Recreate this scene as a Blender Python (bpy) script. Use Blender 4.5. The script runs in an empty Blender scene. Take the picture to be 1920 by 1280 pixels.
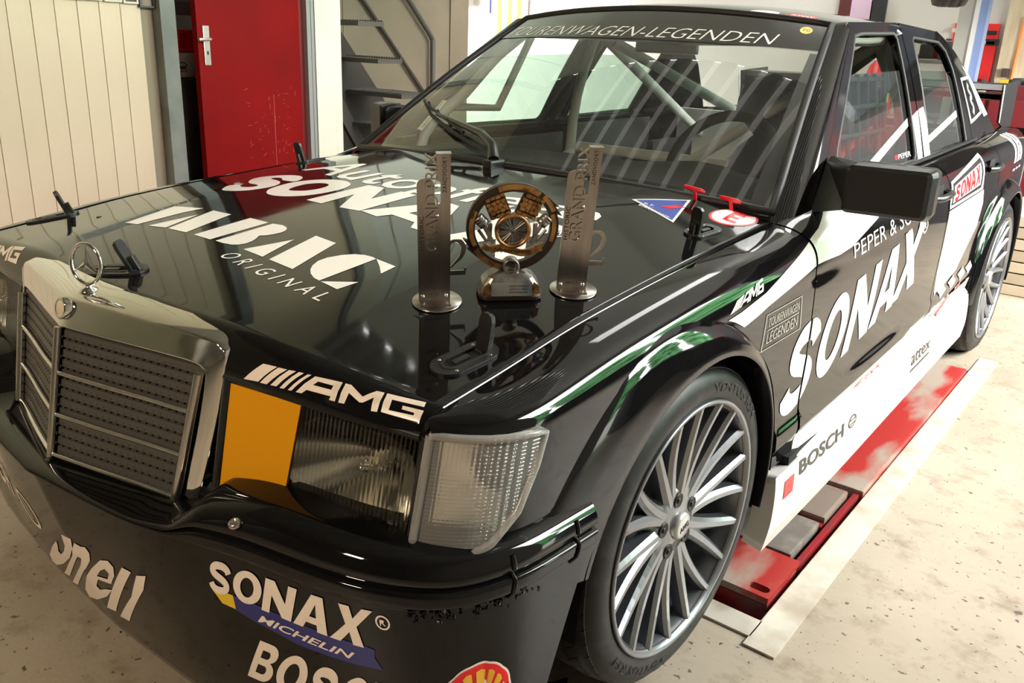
import bpy, bmesh, math, random
import numpy as np
from mathutils import Vector, Matrix
from mathutils.geometry import delaunay_2d_cdt

random.seed(7)
SC = bpy.context.scene
COL = SC.collection
PI = math.pi

# ------------------------------------------------------------------ camera, sky, lights, exposure
cam_d = bpy.data.cameras.new('camera')
cam_d.sensor_fit = 'HORIZONTAL'
cam_d.sensor_width = 36.0
cam_d.lens = 1594.7 * 36.0 / 1920.0
cam_d.shift_y = (603.4 - 640.0) / 1920.0
cam_d.clip_start = 0.02
cam_d.clip_end = 300.0
cam = bpy.data.objects.new('camera', cam_d)
COL.objects.link(cam)
_right = Vector((0.78, 0.625, 0.037)).normalized()
_yaw, _pit, _rol = -0.6631, 0.3221, 0.0394
_f = Vector((math.sin(_yaw) * math.cos(_pit), math.cos(_yaw) * math.cos(_pit), -math.sin(_pit)))
_r = Vector((math.cos(_yaw), -math.sin(_yaw), 0.0))
_u = _r.cross(_f)
_r2 = math.cos(_rol) * _r + math.sin(_rol) * _u
_u2 = -math.sin(_rol) * _r + math.cos(_rol) * _u
_m = Matrix((_r2, _u2, -_f)).transposed().to_4x4()
_m.translation = Vector((1.4111, -1.3615, 1.2221))
cam.matrix_world = _m
SC.camera = cam

SC.view_settings.view_transform = 'Standard'
SC.view_settings.look = 'None'
SC.view_settings.exposure = 0.9
SC.view_settings.gamma = 1.0
SC.view_settings.use_curve_mapping = False
SC.cycles.use_denoising = True
SC.cycles.max_bounces = 10
SC.cycles.diffuse_bounces = 4
SC.cycles.glossy_bounces = 6
SC.cycles.transmission_bounces = 8
SC.cycles.transparent_max_bounces = 12
SC.cycles.caustics_reflective = False
SC.cycles.caustics_refractive = False
SC.cycles.sample_clamp_indirect = 6.0

world = bpy.data.worlds.new('daylight')
SC.world = world
world.use_nodes = True
_nt = world.node_tree
_nt.nodes.clear()
_o = _nt.nodes.new('ShaderNodeOutputWorld')
_b = _nt.nodes.new('ShaderNodeBackground')
_b.inputs['Color'].default_value = (1.0, 0.985, 0.97, 1.0)      # even overcast sky
_b.inputs['Strength'].default_value = 21.0
_nt.links.new(_b.outputs[0], _o.inputs[0])


def area(name, loc, rot, sx, sy, power, color):
    d = bpy.data.lights.new(name, 'AREA')
    d.shape = 'RECTANGLE'
    d.size, d.size_y = sx, sy
    d.energy = power
    d.color = color
    o = bpy.data.objects.new(name, d)
    o.location = loc
    o.rotation_euler = rot
    COL.objects.link(o)
    return o


# daylight of the sky enters through the open gate on the right (a light portal in the opening);
# roof lights shine from the ceiling sheets themselves; one warm work lamp hangs behind the camera
for _n, _l, _r, _sx, _sy in (('gate_portal', (3.58, 3.65, 1.95), (0, PI / 2, 0), 3.85, 4.6),):
    portal = area(_n, _l, _r, _sx, _sy, 10, (1, 1, 1))
    portal.data.cycles.is_portal = True
warm = area('warm_work_lamp', (.2, -3.4, 2.5), (1.05, 0, -.05), .45, .30, 42, (1.0, .80, .58))
# ------------------------------------------------------------------ surfaces of the car body (metres)
# x to the car's left, y to its tail, z up; the front axle is at y = 0, the ground at z = 0
#SURF_BEGIN
def ip(x, xs, ys):
    """smooth interpolation through knots (monotone cubic)"""
    x = np.asarray(x, float)
    xs = np.asarray(xs, float)
    ys = np.asarray(ys, float)
    h = np.diff(xs)
    d = np.diff(ys) / h
    m = np.zeros_like(ys)
    if len(xs) > 2:
        a, b = d[:-1], d[1:]
        w1, w2 = 2 * h[1:] + h[:-1], h[1:] + 2 * h[:-1]
        ok = a * b > 0
        m[1:-1][ok] = (w1 + w2)[ok] / (w1[ok] / a[ok] + w2[ok] / b[ok])
    m[0], m[-1] = d[0], d[-1]
    xx = np.clip(x, xs[0], xs[-1])
    i = np.clip(np.searchsorted(xs, xx, side='right') - 1, 0, len(xs) - 2)
    t = (xx - xs[i]) / h[i]
    t2, t3 = t * t, t * t * t
    r = (2 * t3 - 3 * t2 + 1) * ys[i] + (t3 - 2 * t2 + t) * h[i] * m[i] + (-2 * t3 + 3 * t2) * ys[i + 1] + (t3 - t2) * h[i] * m[i + 1]
    return r + np.where(x < xs[0], (x - xs[0]) * m[0], 0) + np.where(x > xs[-1], (x - xs[-1]) * m[-1], 0)


def smin(a, b, k):
    h = np.clip(0.5 + 0.5 * (b - a) / k, 0, 1)
    return b + (a - b) * h - k * h * (1 - h)


def st(*a):
    return np.stack(np.broadcast_arrays(*a), -1)


HW = 0.706


def hood_ze(y):
    return ip(y, [-.64, -.5, -.27, 0, .2, .45], [.750, .768, .80, .823, .836, .850])


def hood_zc(y):
    return ip(y, [-.72, -.5, -.2, .1, .42], [.787, .815, .852, .882, .906])


def hood_z(x, y):
    s = np.abs(x) / HW
    sc = ip(y, [-.7, .45], [.50, .66])
    g1 = 1 - .15 * (s / sc) ** 2
    g2 = .85 * (1 - (s - sc) / (1 - sc))
    g = smin(g1, g2, .10)
    return hood_ze(y) + (hood_zc(y) - hood_ze(y)) * g


def P_hood(u, v):
    u, v = np.broadcast_arrays(np.asarray(u, float), np.asarray(v, float))
    x = u * HW
    ax = np.abs(x)
    yb = ip(ax, [0, .2, .345, .5, .63, .706], [-.715, -.705, -.690, -.672, -.652, -.634])
    yt = yb + .045
    yr = .480 - .105 * (1 - u * u)
    t = np.clip(v / .08, 0, 1)
    w = np.clip((v - .08) / .92, 0, 1)
    y = np.where(v < .08, yb + (yt - yb) * (1 - np.cos(PI / 2 * t)), yt + (yr - yt) * w)
    zl = .716 + (hood_z(x, yt) - .716) * np.sin(PI / 2 * t)
    z = np.where(v < .08, zl, hood_z(x, y))
    return st(x, y, z)


# body side: y along the car, v from the top edge (0) over the shoulder (.25) down to the sill (1)
def side_ze(y):
    return ip(y, [-.64, -.5, -.27, 0, .2, .43, .55, .70, 1.5, 2.3, 2.7, 3.5], [.750, .768, .80, .823, .836, .847, .868, .885, .897, .912, .915, .90])


def side_xg(y):
    return ip(y, [-.64, .43, .60, 1.5, 2.3, 2.75, 3.5], [.712, .712, .736, .742, .737, .712, .69])


def side_xm(y):
    return ip(y, [-.64, -.62, -.59, -.545, -.47, 0, .47, 1.0, 1.6, 2.2, 2.8, 3.3, 3.5], [.716, .745, .775, .796, .804, .812, .822, .832, .838, .838, .826, .79, .74])


def side_zc(y):
    return ip(y, [-.64, -.5, 0, .45, 1.35, 2.6, 3.5], [.70, .71, .735, .747, .757, .79, .80])


def rise(y):
    return ip(y, [-.6, .5, 1.6, 2.6], [-.02, 0, .05, .07])


def P_side(y, v):
    y, v = np.broadcast_arrays(np.asarray(y, float), np.asarray(v, float))
    ze, xg, xm, zc = side_ze(y), side_xg(y), side_xm(y), side_zc(y)
    t = np.clip(v / .25, 0, 1)
    xu = xg + (xm - .002 - xg) * (1 - (1 - t) ** 2.3) * (1 - .04 * t) / .96
    zu = ze - (ze - zc) * (.12 * t + .88 * t ** 1.9)
    w = np.clip((v - .25) / .75, 0, 1)
    zl = zc - w * (zc - .12 - rise(y))
    q = (zl - rise(y))
    dx = ip(-q, [-.80, -.745, -.735, -.60, -.44, -.42, -.41, -.37, -.36, -.345, -.315, -.305, -.20, -.10], [-.002, -.003, 0, .003, .0, .0, .006, .006, -.001, -.004, -.006, .012, .020, .008])
    return st(np.where(v < .25, xu, xm + dx), y, np.where(v < .25, zu, zl))


def side_v(y, z):
    """v of the side surface at height z (below the shoulder crease)"""
    zc = side_zc(y)
    return .25 + .75 * (zc - z) / (zc - .12 - rise(y))


# greenhouse side, y and z
def P_green(y, z):
    y, z = np.broadcast_arrays(np.asarray(y, float), np.asarray(z, float))
    ze = side_ze(y)
    q = (z - ze) / (1.285 - ze)
    xb = side_xg(y) - .002
    xt = ip(y, [.9, 1.2, 1.55, 2.1, 2.5, 2.9], [.548, .565, .582, .572, .548, .52])
    qq = np.clip(q, 0, None)
    return st(xb - (xb - xt) * (.85 * qq + .15 * qq ** 2.5) + np.where(q < 0, .02 * q, 0), y, z)


def P_screen(u, v):
    u, v = np.broadcast_arrays(np.asarray(u, float), np.asarray(v, float))
    k = 1 - u * u
    b = st(.69 * u, .500 - .112 * k, .870 + .033 * k)
    t = st(.537 * u, 1.15 - .07 * k, 1.288 + .034 * k)
    r = b + (t - b) * v[..., None]
    bulge = .012 * np.sin(PI * v)
    r[..., 1] -= bulge * .6
    r[..., 2] += bulge * .8
    return r


def P_pillar(u, v):
    """left A pillar: u from the screen edge (0) to the door frame (1), v from base to roof"""
    u, v = np.broadcast_arrays(np.asarray(u, float), np.asarray(v, float))
    a = P_screen(np.ones_like(v), v)
    b = st(.742 + (.592 - .742) * v, .655 + (1.150 - .655) * v, .884 + (1.272 - .884) * v)
    r = a + (b - a) * u[..., None]
    bl = np.sin(PI * u) ** .8 * (.022 - .006 * v)
    r[..., 0] += bl * .75
    r[..., 1] -= bl * .55
    r[..., 2] += bl * .35
    return r


def P_roof(u, v):
    u, v = np.broadcast_arrays(np.asarray(u, float), np.asarray(v, float))
    k = 1 - np.abs(u) ** 2.2
    f = P_screen(u, 1.0)
    yr = 2.16 + .10 * k
    y = f[..., 1] + (yr - f[..., 1]) * v
    xh = ip(v, [0, .12, .45, .9, 1], [.537, .560, .574, .566, .556])
    zedge = ip(v, [0, .1, .4, .8, 1], [1.288, 1.298, 1.305, 1.298, 1.286])
    crown = ip(v, [0, .15, .5, .85, 1], [.034, .046, .052, .05, .046])
    return st(xh * u, y, zedge + crown * k)


# front bumper: s across the car (-1 .. 1), w from the top (0) to the bottom lip (1)
BS = [0, .3, .55, .75, .87, .95, 1.0]
BU = ([0, .25, .47, .68, .785, .825, .836], [-.857, -.830, -.778, -.728, -.655, -.545, -.40])
BL = ([0, .24, .46, .70, .800, .832, .842], [-.748, -.738, -.717, -.680, -.610, -.51, -.40])


def P_bumper(s, w):
    s, w = np.broadcast_arrays(np.asarray(s, float), np.asarray(w, float))
    a = np.abs(s)
    e = 1e-3

    def plan(T, a):
        return st(ip(a, BS, T[0]), ip(a, BS, T[1]))
    U, L = plan(BU, a), plan(BL, a)
    d = plan(BU, np.clip(a + e, 0, 1)) - plan(BU, np.clip(a - e, 0, 1))
    n = st(d[..., 1], -d[..., 0])
    n /= np.linalg.norm(n, axis=-1, keepdims=True)
    zt = ip(a, [0, .30, .40, .48, .6, 1.0], [.511, .511, .520, .575, .592, .585])
    z = np.where(w < .3, zt + (.503 - zt) * (w / .3), .503 + (.12 - .503) * np.clip((w - .3) / .7, 0, 1))
    wl = np.clip((w - .3) / .7, 0, 1)
    wl = wl + .22 * wl * (wl - 1)
    off = ip(w, [0, .012, .03, .06, .10, .16, .172, .184, .196, .21, .27, .29, .30, .33, 1.0],
             [-.10, -.055, -.028, -.010, -.002, .002, -.006, -.007, -.001, .004, .004, -.001, -.006, -.006, -.004])
    p = U + (L - U) * wl[..., None] + n * off[..., None]
    x = p[..., 0]
    # the rear ends lean forward towards the ground where the wheels turn
    lean = np.clip((a - .90) / .10, 0, 1) * np.clip((.52 - z) / .40, 0, 1)
    return st(np.where(s < 0, -x, x), p[..., 1] - lean * .20, z)


# wheel arch flare: th = angle about the wheel axis (0 = up, towards the tail positive), r = 0 on the body .. 1 at the inner lip
def P_flare(yc, zc0, R1, tab, xb, th, k):
    th, k = np.broadcast_arrays(np.asarray(th, float), np.asarray(k, float))
    Ro = ip(th, tab[0], tab[1])
    xo = ip(th, tab[0], tab[2])
    r = Ro + (R1 - Ro) * ip(k, [0, .10, .35, .70, .85, 1.0, 1.001], [0, .12, .45, .86, .95, 1.0, 1.0])
    x = xb + (xo - xb) * ip(k, [0, .06, .2, .45, .75, .9, 1.0], [-.25, .12, .50, .84, 1.0, .98, .86])
    return st(x, yc + r * np.sin(th), zc0 + r * np.cos(th))


FL_F = ([-1.95, -1.25, -.9, -.5, 0, .45, .9, 1.5, 1.85], [.57, .54, .52, .49, .447, .418, .408, .40, .398], [.822, .824, .828, .833, .836, .836, .832, .826, .822])
FL_R = ([-1.85, -1.5, -.9, -.5, 0, .5, .9, 1.9], [.42, .43, .435, .435, .435, .435, .435, .435], [.856, .862, .870, .875, .878, .875, .87, .856])


def P_flare_front(th, k):
    return P_flare(-.035, .325, .368, FL_F, .802, th, k)


def P_flare_rear(th, k):
    return P_flare(2.62, .325, .375, FL_R, .822, th, k)
#SURF_END
# ------------------------------------------------------------------ helpers
def tag(o, label=None, cat=None, group=None, kind=None):
    for k, v in (('label', label), ('category', cat), ('group', group), ('kind', kind)):
        if v:
            o[k] = v
    return o


def wloc(o):
    v = Vector((0, 0, 0))
    while o is not None:
        v += o.location
        o = o.parent
    return v


def empty(name, loc=(0, 0, 0), label=None, cat=None, group=None, kind=None):
    o = bpy.data.objects.new(name, None)
    o.empty_display_size = .1
    o.location = loc
    COL.objects.link(o)
    return tag(o, label, cat, group, kind)


def link(me, name, parent=None, mat=None, local=False):
    """link mesh data as an object; its coordinates are world ones unless local"""
    o = bpy.data.objects.new(name, me)
    if mat is not None and not me.materials:
        for m in (mat if isinstance(mat, (list, tuple)) else [mat]):
            me.materials.append(m)
    COL.objects.link(o)
    if parent is not None:
        o.parent = parent
        if not local:
            o.location = -wloc(parent)
    return o


def T(loc=(0, 0, 0), rx=0, ry=0, rz=0):
    return Matrix.Translation(loc) @ Matrix.Rotation(rz, 4, 'Z') @ Matrix.Rotation(ry, 4, 'Y') @ Matrix.Rotation(rx, 4, 'X')


def in_poly(pts, contours):
    """even-odd test of points against closed polylines"""
    x, y = pts[:, 0][:, None], pts[:, 1][:, None]
    c = np.zeros(len(pts), bool)
    for q in contours:
        a = np.asarray(q, float)
        b = np.roll(a, -1, 0)
        cr = (a[:, 1] > y) != (b[:, 1] > y)
        with np.errstate(divide='ignore', invalid='ignore'):
            xi = (b[:, 0] - a[:, 0]) * (y - a[:, 1]) / (b[:, 1] - a[:, 1]) + a[:, 0]
        c ^= (np.count_nonzero(cr & (x < xi), axis=1) % 2).astype(bool)
    return c


def resample(q, h):
    out = []
    q = [tuple(map(float, p)) for p in q]
    for a, b in zip(q, q[1:] + q[:1]):
        n = max(1, int(math.ceil(math.hypot(b[0] - a[0], b[1] - a[1]) / h)))
        out += [(a[0] + (b[0] - a[0]) * i / n, a[1] + (b[1] - a[1]) * i / n) for i in range(n)]
    return out


def cdt(groups, h, inner=True):
    """triangulate shapes; groups is a list of [closed polyline, ...] (even-odd inside a group, union over groups)"""
    gs = [[resample(c, h) for c in g] for g in groups]
    vs, es = [], []
    for g in gs:
        for c in g:
            n0 = len(vs)
            vs += c
            es += [(n0 + i, n0 + (i + 1) % len(c)) for i in range(len(c))]
    if inner:
        A = np.array(vs)
        lo, hi = A.min(0), A.max(0)
        nx, ny = int((hi[0] - lo[0]) / h), int((hi[1] - lo[1]) / h)
        if nx > 0 and ny > 0:
            gx, gy = np.meshgrid(lo[0] + h * (np.arange(nx) + .5), lo[1] + h * (np.arange(ny) + .5))
            gx = gx + (np.arange(ny)[:, None] % 2) * h * .5
            p = np.stack([gx.ravel(), gy.ravel()], 1)
            k = np.zeros(len(p), bool)
            for g in gs:
                k |= in_poly(p, g)
            p = p[k]
            if len(p):
                dmin = np.full(len(p), 9.)
                for i in range(0, len(A), 400):
                    dmin = np.minimum(dmin, np.sqrt(((p[:, None, :] - A[None, i:i + 400]) ** 2).sum(2)).min(1))
                vs = vs + [tuple(q) for q in p[dmin > h * .45]]
    r = delaunay_2d_cdt([Vector(v) for v in vs], es, [], 0, 1e-7)
    V = np.array([tuple(v) for v in r[0]])
    F = np.array([tuple(f) for f in r[2] if len(f) == 3])
    if not len(F):
        return V, F
    cen = V[F].mean(1)
    k = np.zeros(len(F), bool)
    for g in gs:
        k |= in_poly(cen, g)
    F = F[k]
    a, b, c = V[F[:, 0]], V[F[:, 1]], V[F[:, 2]]
    ar = (b[:, 0] - a[:, 0]) * (c[:, 1] - a[:, 1]) - (b[:, 1] - a[:, 1]) * (c[:, 0] - a[:, 0])
    F = F[np.abs(ar) > 1e-12]
    ar = ar[np.abs(ar) > 1e-12]
    F[ar < 0] = F[ar < 0][:, ::-1]
    return V, F


def surf_n(P, u, v, e=2e-4):
    a = P(u + e, v) - P(u - e, v)
    b = P(u, v + e) - P(u, v - e)
    n = np.cross(a, b)
    return n / (np.linalg.norm(n, axis=-1, keepdims=True) + 1e-12)


def mesh_from(name, X, F, N=None, smooth=True):
    me = bpy.data.meshes.new(name)
    me.from_pydata([tuple(p) for p in X], [], [tuple(int(i) for i in f) for f in F])
    if smooth:
        me.polygons.foreach_set('use_smooth', [True] * len(me.polygons))
        if N is not None:
            me.normals_split_custom_set_from_vertices([tuple(n) for n in N])
    me.update()
    return me


def panel(name, groups, P, mat, parent, h=.03, off=0., thick=0., flip=False, mirror=False, uvscale=(1, 1), deep=None):
    """a body panel cut out of surface P; the outline is in (u, v); with thick, its edge is turned inwards"""
    su, sv = uvscale
    gs = [[[(p[0] * su, p[1] * sv) for p in c] for c in g] for g in groups]
    V, F = cdt(gs, h)
    u, v = V[:, 0] / su, V[:, 1] / sv
    X = P(u, v)
    N = surf_n(P, u, v)
    if flip:
        N = -N
        F = F[:, ::-1]
    X = X + N * off
    F = [tuple(f) for f in F]
    n0 = len(X)
    if thick:
        cnt = {}
        for f in F:
            for a, b in ((f[0], f[1]), (f[1], f[2]), (f[2], f[0])):
                cnt[(a, b)] = 1
        bd = [(a, b) for (a, b) in cnt if (b, a) not in cnt]
        ids = sorted({i for e in bd for i in e})
        m1 = {i: n0 + k for k, i in enumerate(ids)}
        m2 = {i: n0 + len(ids) + k for k, i in enumerate(ids)}
        X = np.concatenate([X, X[ids], X[ids] - N[ids] * thick])
        N = np.concatenate([N, np.zeros((2 * len(ids), 3))])
        F += [(m1[b], m1[a], m2[a], m2[b]) for a, b in bd]
    res = []
    for sgn in ((1, -1) if mirror else (1,)):
        XX, NN, FF = X, N, F
        if sgn < 0:
            XX, NN = X * (-1, 1, 1), N * (-1, 1, 1)
            FF = [f[::-1] for f in F]
        me = mesh_from(name, XX, FF, NN)
        res.append(link(me, name, parent, mat))
    return res if mirror else res[0]


def grid_mesh(name, X, mat, parent, flip=False, smooth=True, close_u=False, mirror=False, local=False):
    """X is an (n, m, 3) array"""
    n, m = X.shape[:2]
    F = []
    for i in range(n if close_u else n - 1):
        for j in range(m - 1):
            a, b = i * m + j, ((i + 1) % n) * m + j
            F.append((a, b, b + 1, a + 1))
    if flip:
        F = [f[::-1] for f in F]
    res = []
    for s in ((1, -1) if mirror else (1,)):
        me = mesh_from(name, X.reshape(-1, 3) * (s, 1, 1), F if s > 0 else [f[::-1] for f in F], None, smooth)
        res.append(link(me, name, parent, mat, local))
    return res if mirror else res[0]


class MB:
    """collects simple shapes into one mesh"""

    def __init__(self):
        self.v, self.f, self.m = [], [], []
        self.s = []

    def add(self, vs, fs, M=None, mi=0, smooth=False):
        n = len(self.v)
        for p in vs:
            p = Vector(p)
            self.v.append(tuple(M @ p) if M is not None else tuple(p))
        for f in fs:
            self.f.append(tuple(n + i for i in f))
            self.m.append(mi)
            self.s.append(smooth)
        return self

    def box(self, c, s, M=None, mi=0, bev=0.):
        x, y, z = s[0] / 2, s[1] / 2, s[2] / 2
        if bev <= 0:
            vs = [(c[0] + a * x, c[1] + b * y, c[2] + d * z) for a in (-1, 1) for b in (-1, 1) for d in (-1, 1)]
            fs = [(0, 1, 3, 2), (4, 6, 7, 5), (0, 4, 5, 1), (2, 3, 7, 6), (0, 2, 6, 4), (1, 5, 7, 3)]
            return self.add(vs, fs, M, mi)
        bm = bmesh.new()
        bmesh.ops.create_cube(bm, size=1)
        for q in bm.verts:
            q.co = Vector((q.co.x * s[0], q.co.y * s[1], q.co.z * s[2]))
        bmesh.ops.bevel(bm, geom=bm.edges[:], offset=min(bev, min(s) * .45), segments=2, profile=.7, affect='EDGES')
        bm.verts.index_update()
        vs = [q.co + Vector(c) for q in bm.verts]
        fs = [[q.index for q in f.verts] for f in bm.faces]
        bm.free()
        return self.add(vs, fs, M, mi)

    def tube(self, pts, r, n=10, M=None, mi=0, cap=True, rs=None):
        pts = [Vector(p) for p in pts]
        k = len(pts)
        vs, fs = [], []
        d0 = (pts[1] - pts[0]).normalized()
        ref = d0.orthogonal().normalized()
        for i, p in enumerate(pts):
            d = (pts[min(i + 1, k - 1)] - pts[max(i - 1, 0)]).normalized()
            ref = (ref - d * ref.dot(d)).normalized()
            bi = d.cross(ref)
            rr = rs[i] if rs else r
            for j in range(n):
                a = 2 * PI * j / n
                vs.append(p + (ref * math.cos(a) + bi * math.sin(a)) * rr)
        for i in range(k - 1):
            for j in range(n):
                fs.append((i * n + j, i * n + (j + 1) % n, (i + 1) * n + (j + 1) % n, (i + 1) * n + j))
        self.add(vs, fs, M, mi, True)
        if cap:
            self.add(vs[:n], [tuple(range(n))[::-1]], M, mi)
            self.add(vs[-n:], [tuple(range(n))], M, mi)
        return self

    def lathe(self, prof, n=32, M=None, mi=0, a0=0., a1=2 * PI, smooth=True):
        """profile (r, z) turned about z"""
        full = abs(a1 - a0 - 2 * PI) < 1e-6
        m = n if full else n + 1
        vs = [(r * math.cos(a0 + (a1 - a0) * j / n), r * math.sin(a0 + (a1 - a0) * j / n), z) for r, z in prof for j in range(m)]
        fs = []
        for i in range(len(prof) - 1):
            for j in range(n):
                j2 = (j + 1) % m
                fs.append((i * m + j, i * m + j2, (i + 1) * m + j2, (i + 1) * m + j))
        return self.add(vs, fs, M, mi, smooth)

    def prism(self, groups, z0, z1, M=None, mi=0, h=9., side=None):
        """flat shape (list of groups of contours in x, y) extruded from z0 to z1"""
        V, F = cdt(groups, h, False)
        if not len(F):
            return self
        n = len(V)
        vs = [(p[0], p[1], z1) for p in V] + [(p[0], p[1], z0) for p in V]
        fs = [tuple(f) for f in F] + [tuple(n + i for i in f[::-1]) for f in F]
        self.add(vs, fs, M, mi)
        cnt = {(f[i], f[(i + 1) % 3]) for f in F for i in range(3)}
        self.add(vs, [(b, a, n + a, n + b) for a, b in cnt if (b, a) not in cnt], M, mi if side is None else side)
        return self

    def mesh(self, name, mats=None):
        me = bpy.data.meshes.new(name)
        me.from_pydata(self.v, [], self.f)
        me.polygons.foreach_set('material_index', self.m)
        me.polygons.foreach_set('use_smooth', self.s)
        me.update()
        return me

    def build(self, name, mat, parent=None, local=False, weld=False):
        me = self.mesh(name)
        if weld:
            bm = bmesh.new()
            bm.from_mesh(me)
            bmesh.ops.remove_doubles(bm, verts=bm.verts, dist=1e-5)
            bm.to_mesh(me)
            bm.free()
        return link(me, name, parent, mat, local)


def arc(cx, cy, rx, ry, a0, a1, n):
    return [(cx + rx * math.cos(a0 + (a1 - a0) * i / n), cy + ry * math.sin(a0 + (a1 - a0) * i / n)) for i in range(n + 1)]


def ell(cx, cy, rx, ry=None, n=40):
    return arc(cx, cy, rx, ry or rx, 0, 2 * PI * (n - 1) / n, n - 1)


def rrect(cx, cy, w, h, r, n=5):
    x, y = w / 2 - r, h / 2 - r
    out = []
    for sx, sy, a in ((1, 1, 0), (-1, 1, PI / 2), (-1, -1, PI), (1, -1, 1.5 * PI)):
        out += arc(cx + sx * x, cy + sy * y, r, r, a, a + PI / 2, n)
    return out


def smooth_poly(q, n=6):
    """closed Catmull-Rom curve through the points"""
    q = [Vector(p) for p in q]
    out = []
    k = len(q)
    for i in range(k):
        a, b, c, d = q[i - 1], q[i], q[(i + 1) % k], q[(i + 2) % k]
        for j in range(n):
            t = j / n
            out.append(tuple(.5 * ((2 * b) + (c - a) * t + (2 * a - 5 * b + 4 * c - d) * t * t + (3 * b - a - 3 * c + d) * t ** 3)))
    return out


def smooth_line(q, n=6):
    q = [Vector(p) for p in q]
    q = [q[0] * 2 - q[1]] + q + [q[-1] * 2 - q[-2]]
    out = []
    for i in range(1, len(q) - 2):
        a, b, c, d = q[i - 1], q[i], q[i + 1], q[i + 2]
        for j in range(n):
            t = j / n
            out.append(tuple(.5 * ((2 * b) + (c - a) * t + (2 * a - 5 * b + 4 * c - d) * t * t + (3 * b - a - 3 * c + d) * t ** 3)))
    out.append(tuple(q[-2]))
    return out


def stroke(pts, w, closed=False):
    """outline of a pen stroke of width w (or widths) along points"""
    p = np.array([tuple(a)[:2] for a in pts], float)
    n = len(p)
    ww = np.full(n, w) if np.isscalar(w) else np.interp(np.linspace(0, 1, n), np.linspace(0, 1, len(w)), w)
    d = np.gradient(p, axis=0)
    if closed:
        d = np.roll(p, -1, 0) - np.roll(p, 1, 0)
    d /= np.linalg.norm(d, axis=1, keepdims=True) + 1e-12
    nn = np.stack([-d[:, 1], d[:, 0]], 1) * ww[:, None] / 2
    if closed:
        return [[tuple(a) for a in p + nn], [tuple(a) for a in p - nn]]
    return [[tuple(a) for a in p + nn] + [tuple(a) for a in (p - nn)[::-1]]]
# ------------------------------------------------------------------ lettering and stickers (real outlines laid on the body surfaces)
_tc = {}


def text_polys(s, bold=0., shear=0., spacing=1., res=3):
    """outlines of a word in the built-in typeface: list of groups, and its bounding box"""
    cu = bpy.data.curves.new('word', 'FONT')
    cu.body = s
    cu.offset = bold
    cu.shear = shear
    cu.space_character = spacing
    cu.resolution_u = res
    cu.fill_mode = 'FRONT'
    o = bpy.data.objects.new('word', cu)
    COL.objects.link(o)
    dg = bpy.context.evaluated_depsgraph_get()
    me = o.evaluated_get(dg).to_mesh()
    V = [(v.co.x, v.co.y) for v in me.vertices]
    cnt = {}
    for p in me.polygons:
        vs = list(p.vertices)
        for a, b in zip(vs, vs[1:] + vs[:1]):
            cnt[(a, b)] = 1
    nxt = {a: b for (a, b) in cnt if (b, a) not in cnt}
    cont = []
    while nxt:
        a, b = nxt.popitem()
        c = [a]
        while b != c[0] and b in nxt:
            c.append(b)
            b = nxt.pop(b)
        if len(c) > 2:
            cont.append([V[i] for i in c])
    o.evaluated_get(dg).to_mesh_clear()
    bpy.data.objects.remove(o)
    bpy.data.curves.remove(cu)
    A = np.array([p for c in cont for p in c])
    return cont, (A[:, 0].min(), A[:, 1].min(), A[:, 0].max(), A[:, 1].max())


def quad(Q):
    """bilinear map of the unit square on four corners BL, BR, TR, TL"""
    q = [np.array(p, float) for p in Q]
    return lambda s, t: tuple((1 - s) * (1 - t) * q[0] + s * (1 - t) * q[1] + s * t * q[2] + (1 - s) * t * q[3])


def word(s, Q, **k):
    """contours of a word fitted into the quad Q; cap = the part of the box its capitals fill"""
    cont, (x0, y0, x1, y1) = text_polys(s, **k)
    f = quad(Q)
    return [[f((p[0] - x0) / (x1 - x0), (p[1] - y0) / (y1 - y0)) for p in c] for c in cont]


def fit(polys, Q, box=(0, 0, 1, 1)):
    f = quad(Q)
    x0, y0, x1, y1 = box
    return [[f((p[0] - x0) / (x1 - x0), (p[1] - y0) / (y1 - y0)) for p in c] for c in polys]


def decal(name, groups, P, m, parent, h=.02, off=.0007, flip=False, us=(1, 1), mirror=False):
    return panel(name, groups, P, m, parent, h=h, off=off, flip=flip, uvscale=us, mirror=mirror)


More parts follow.
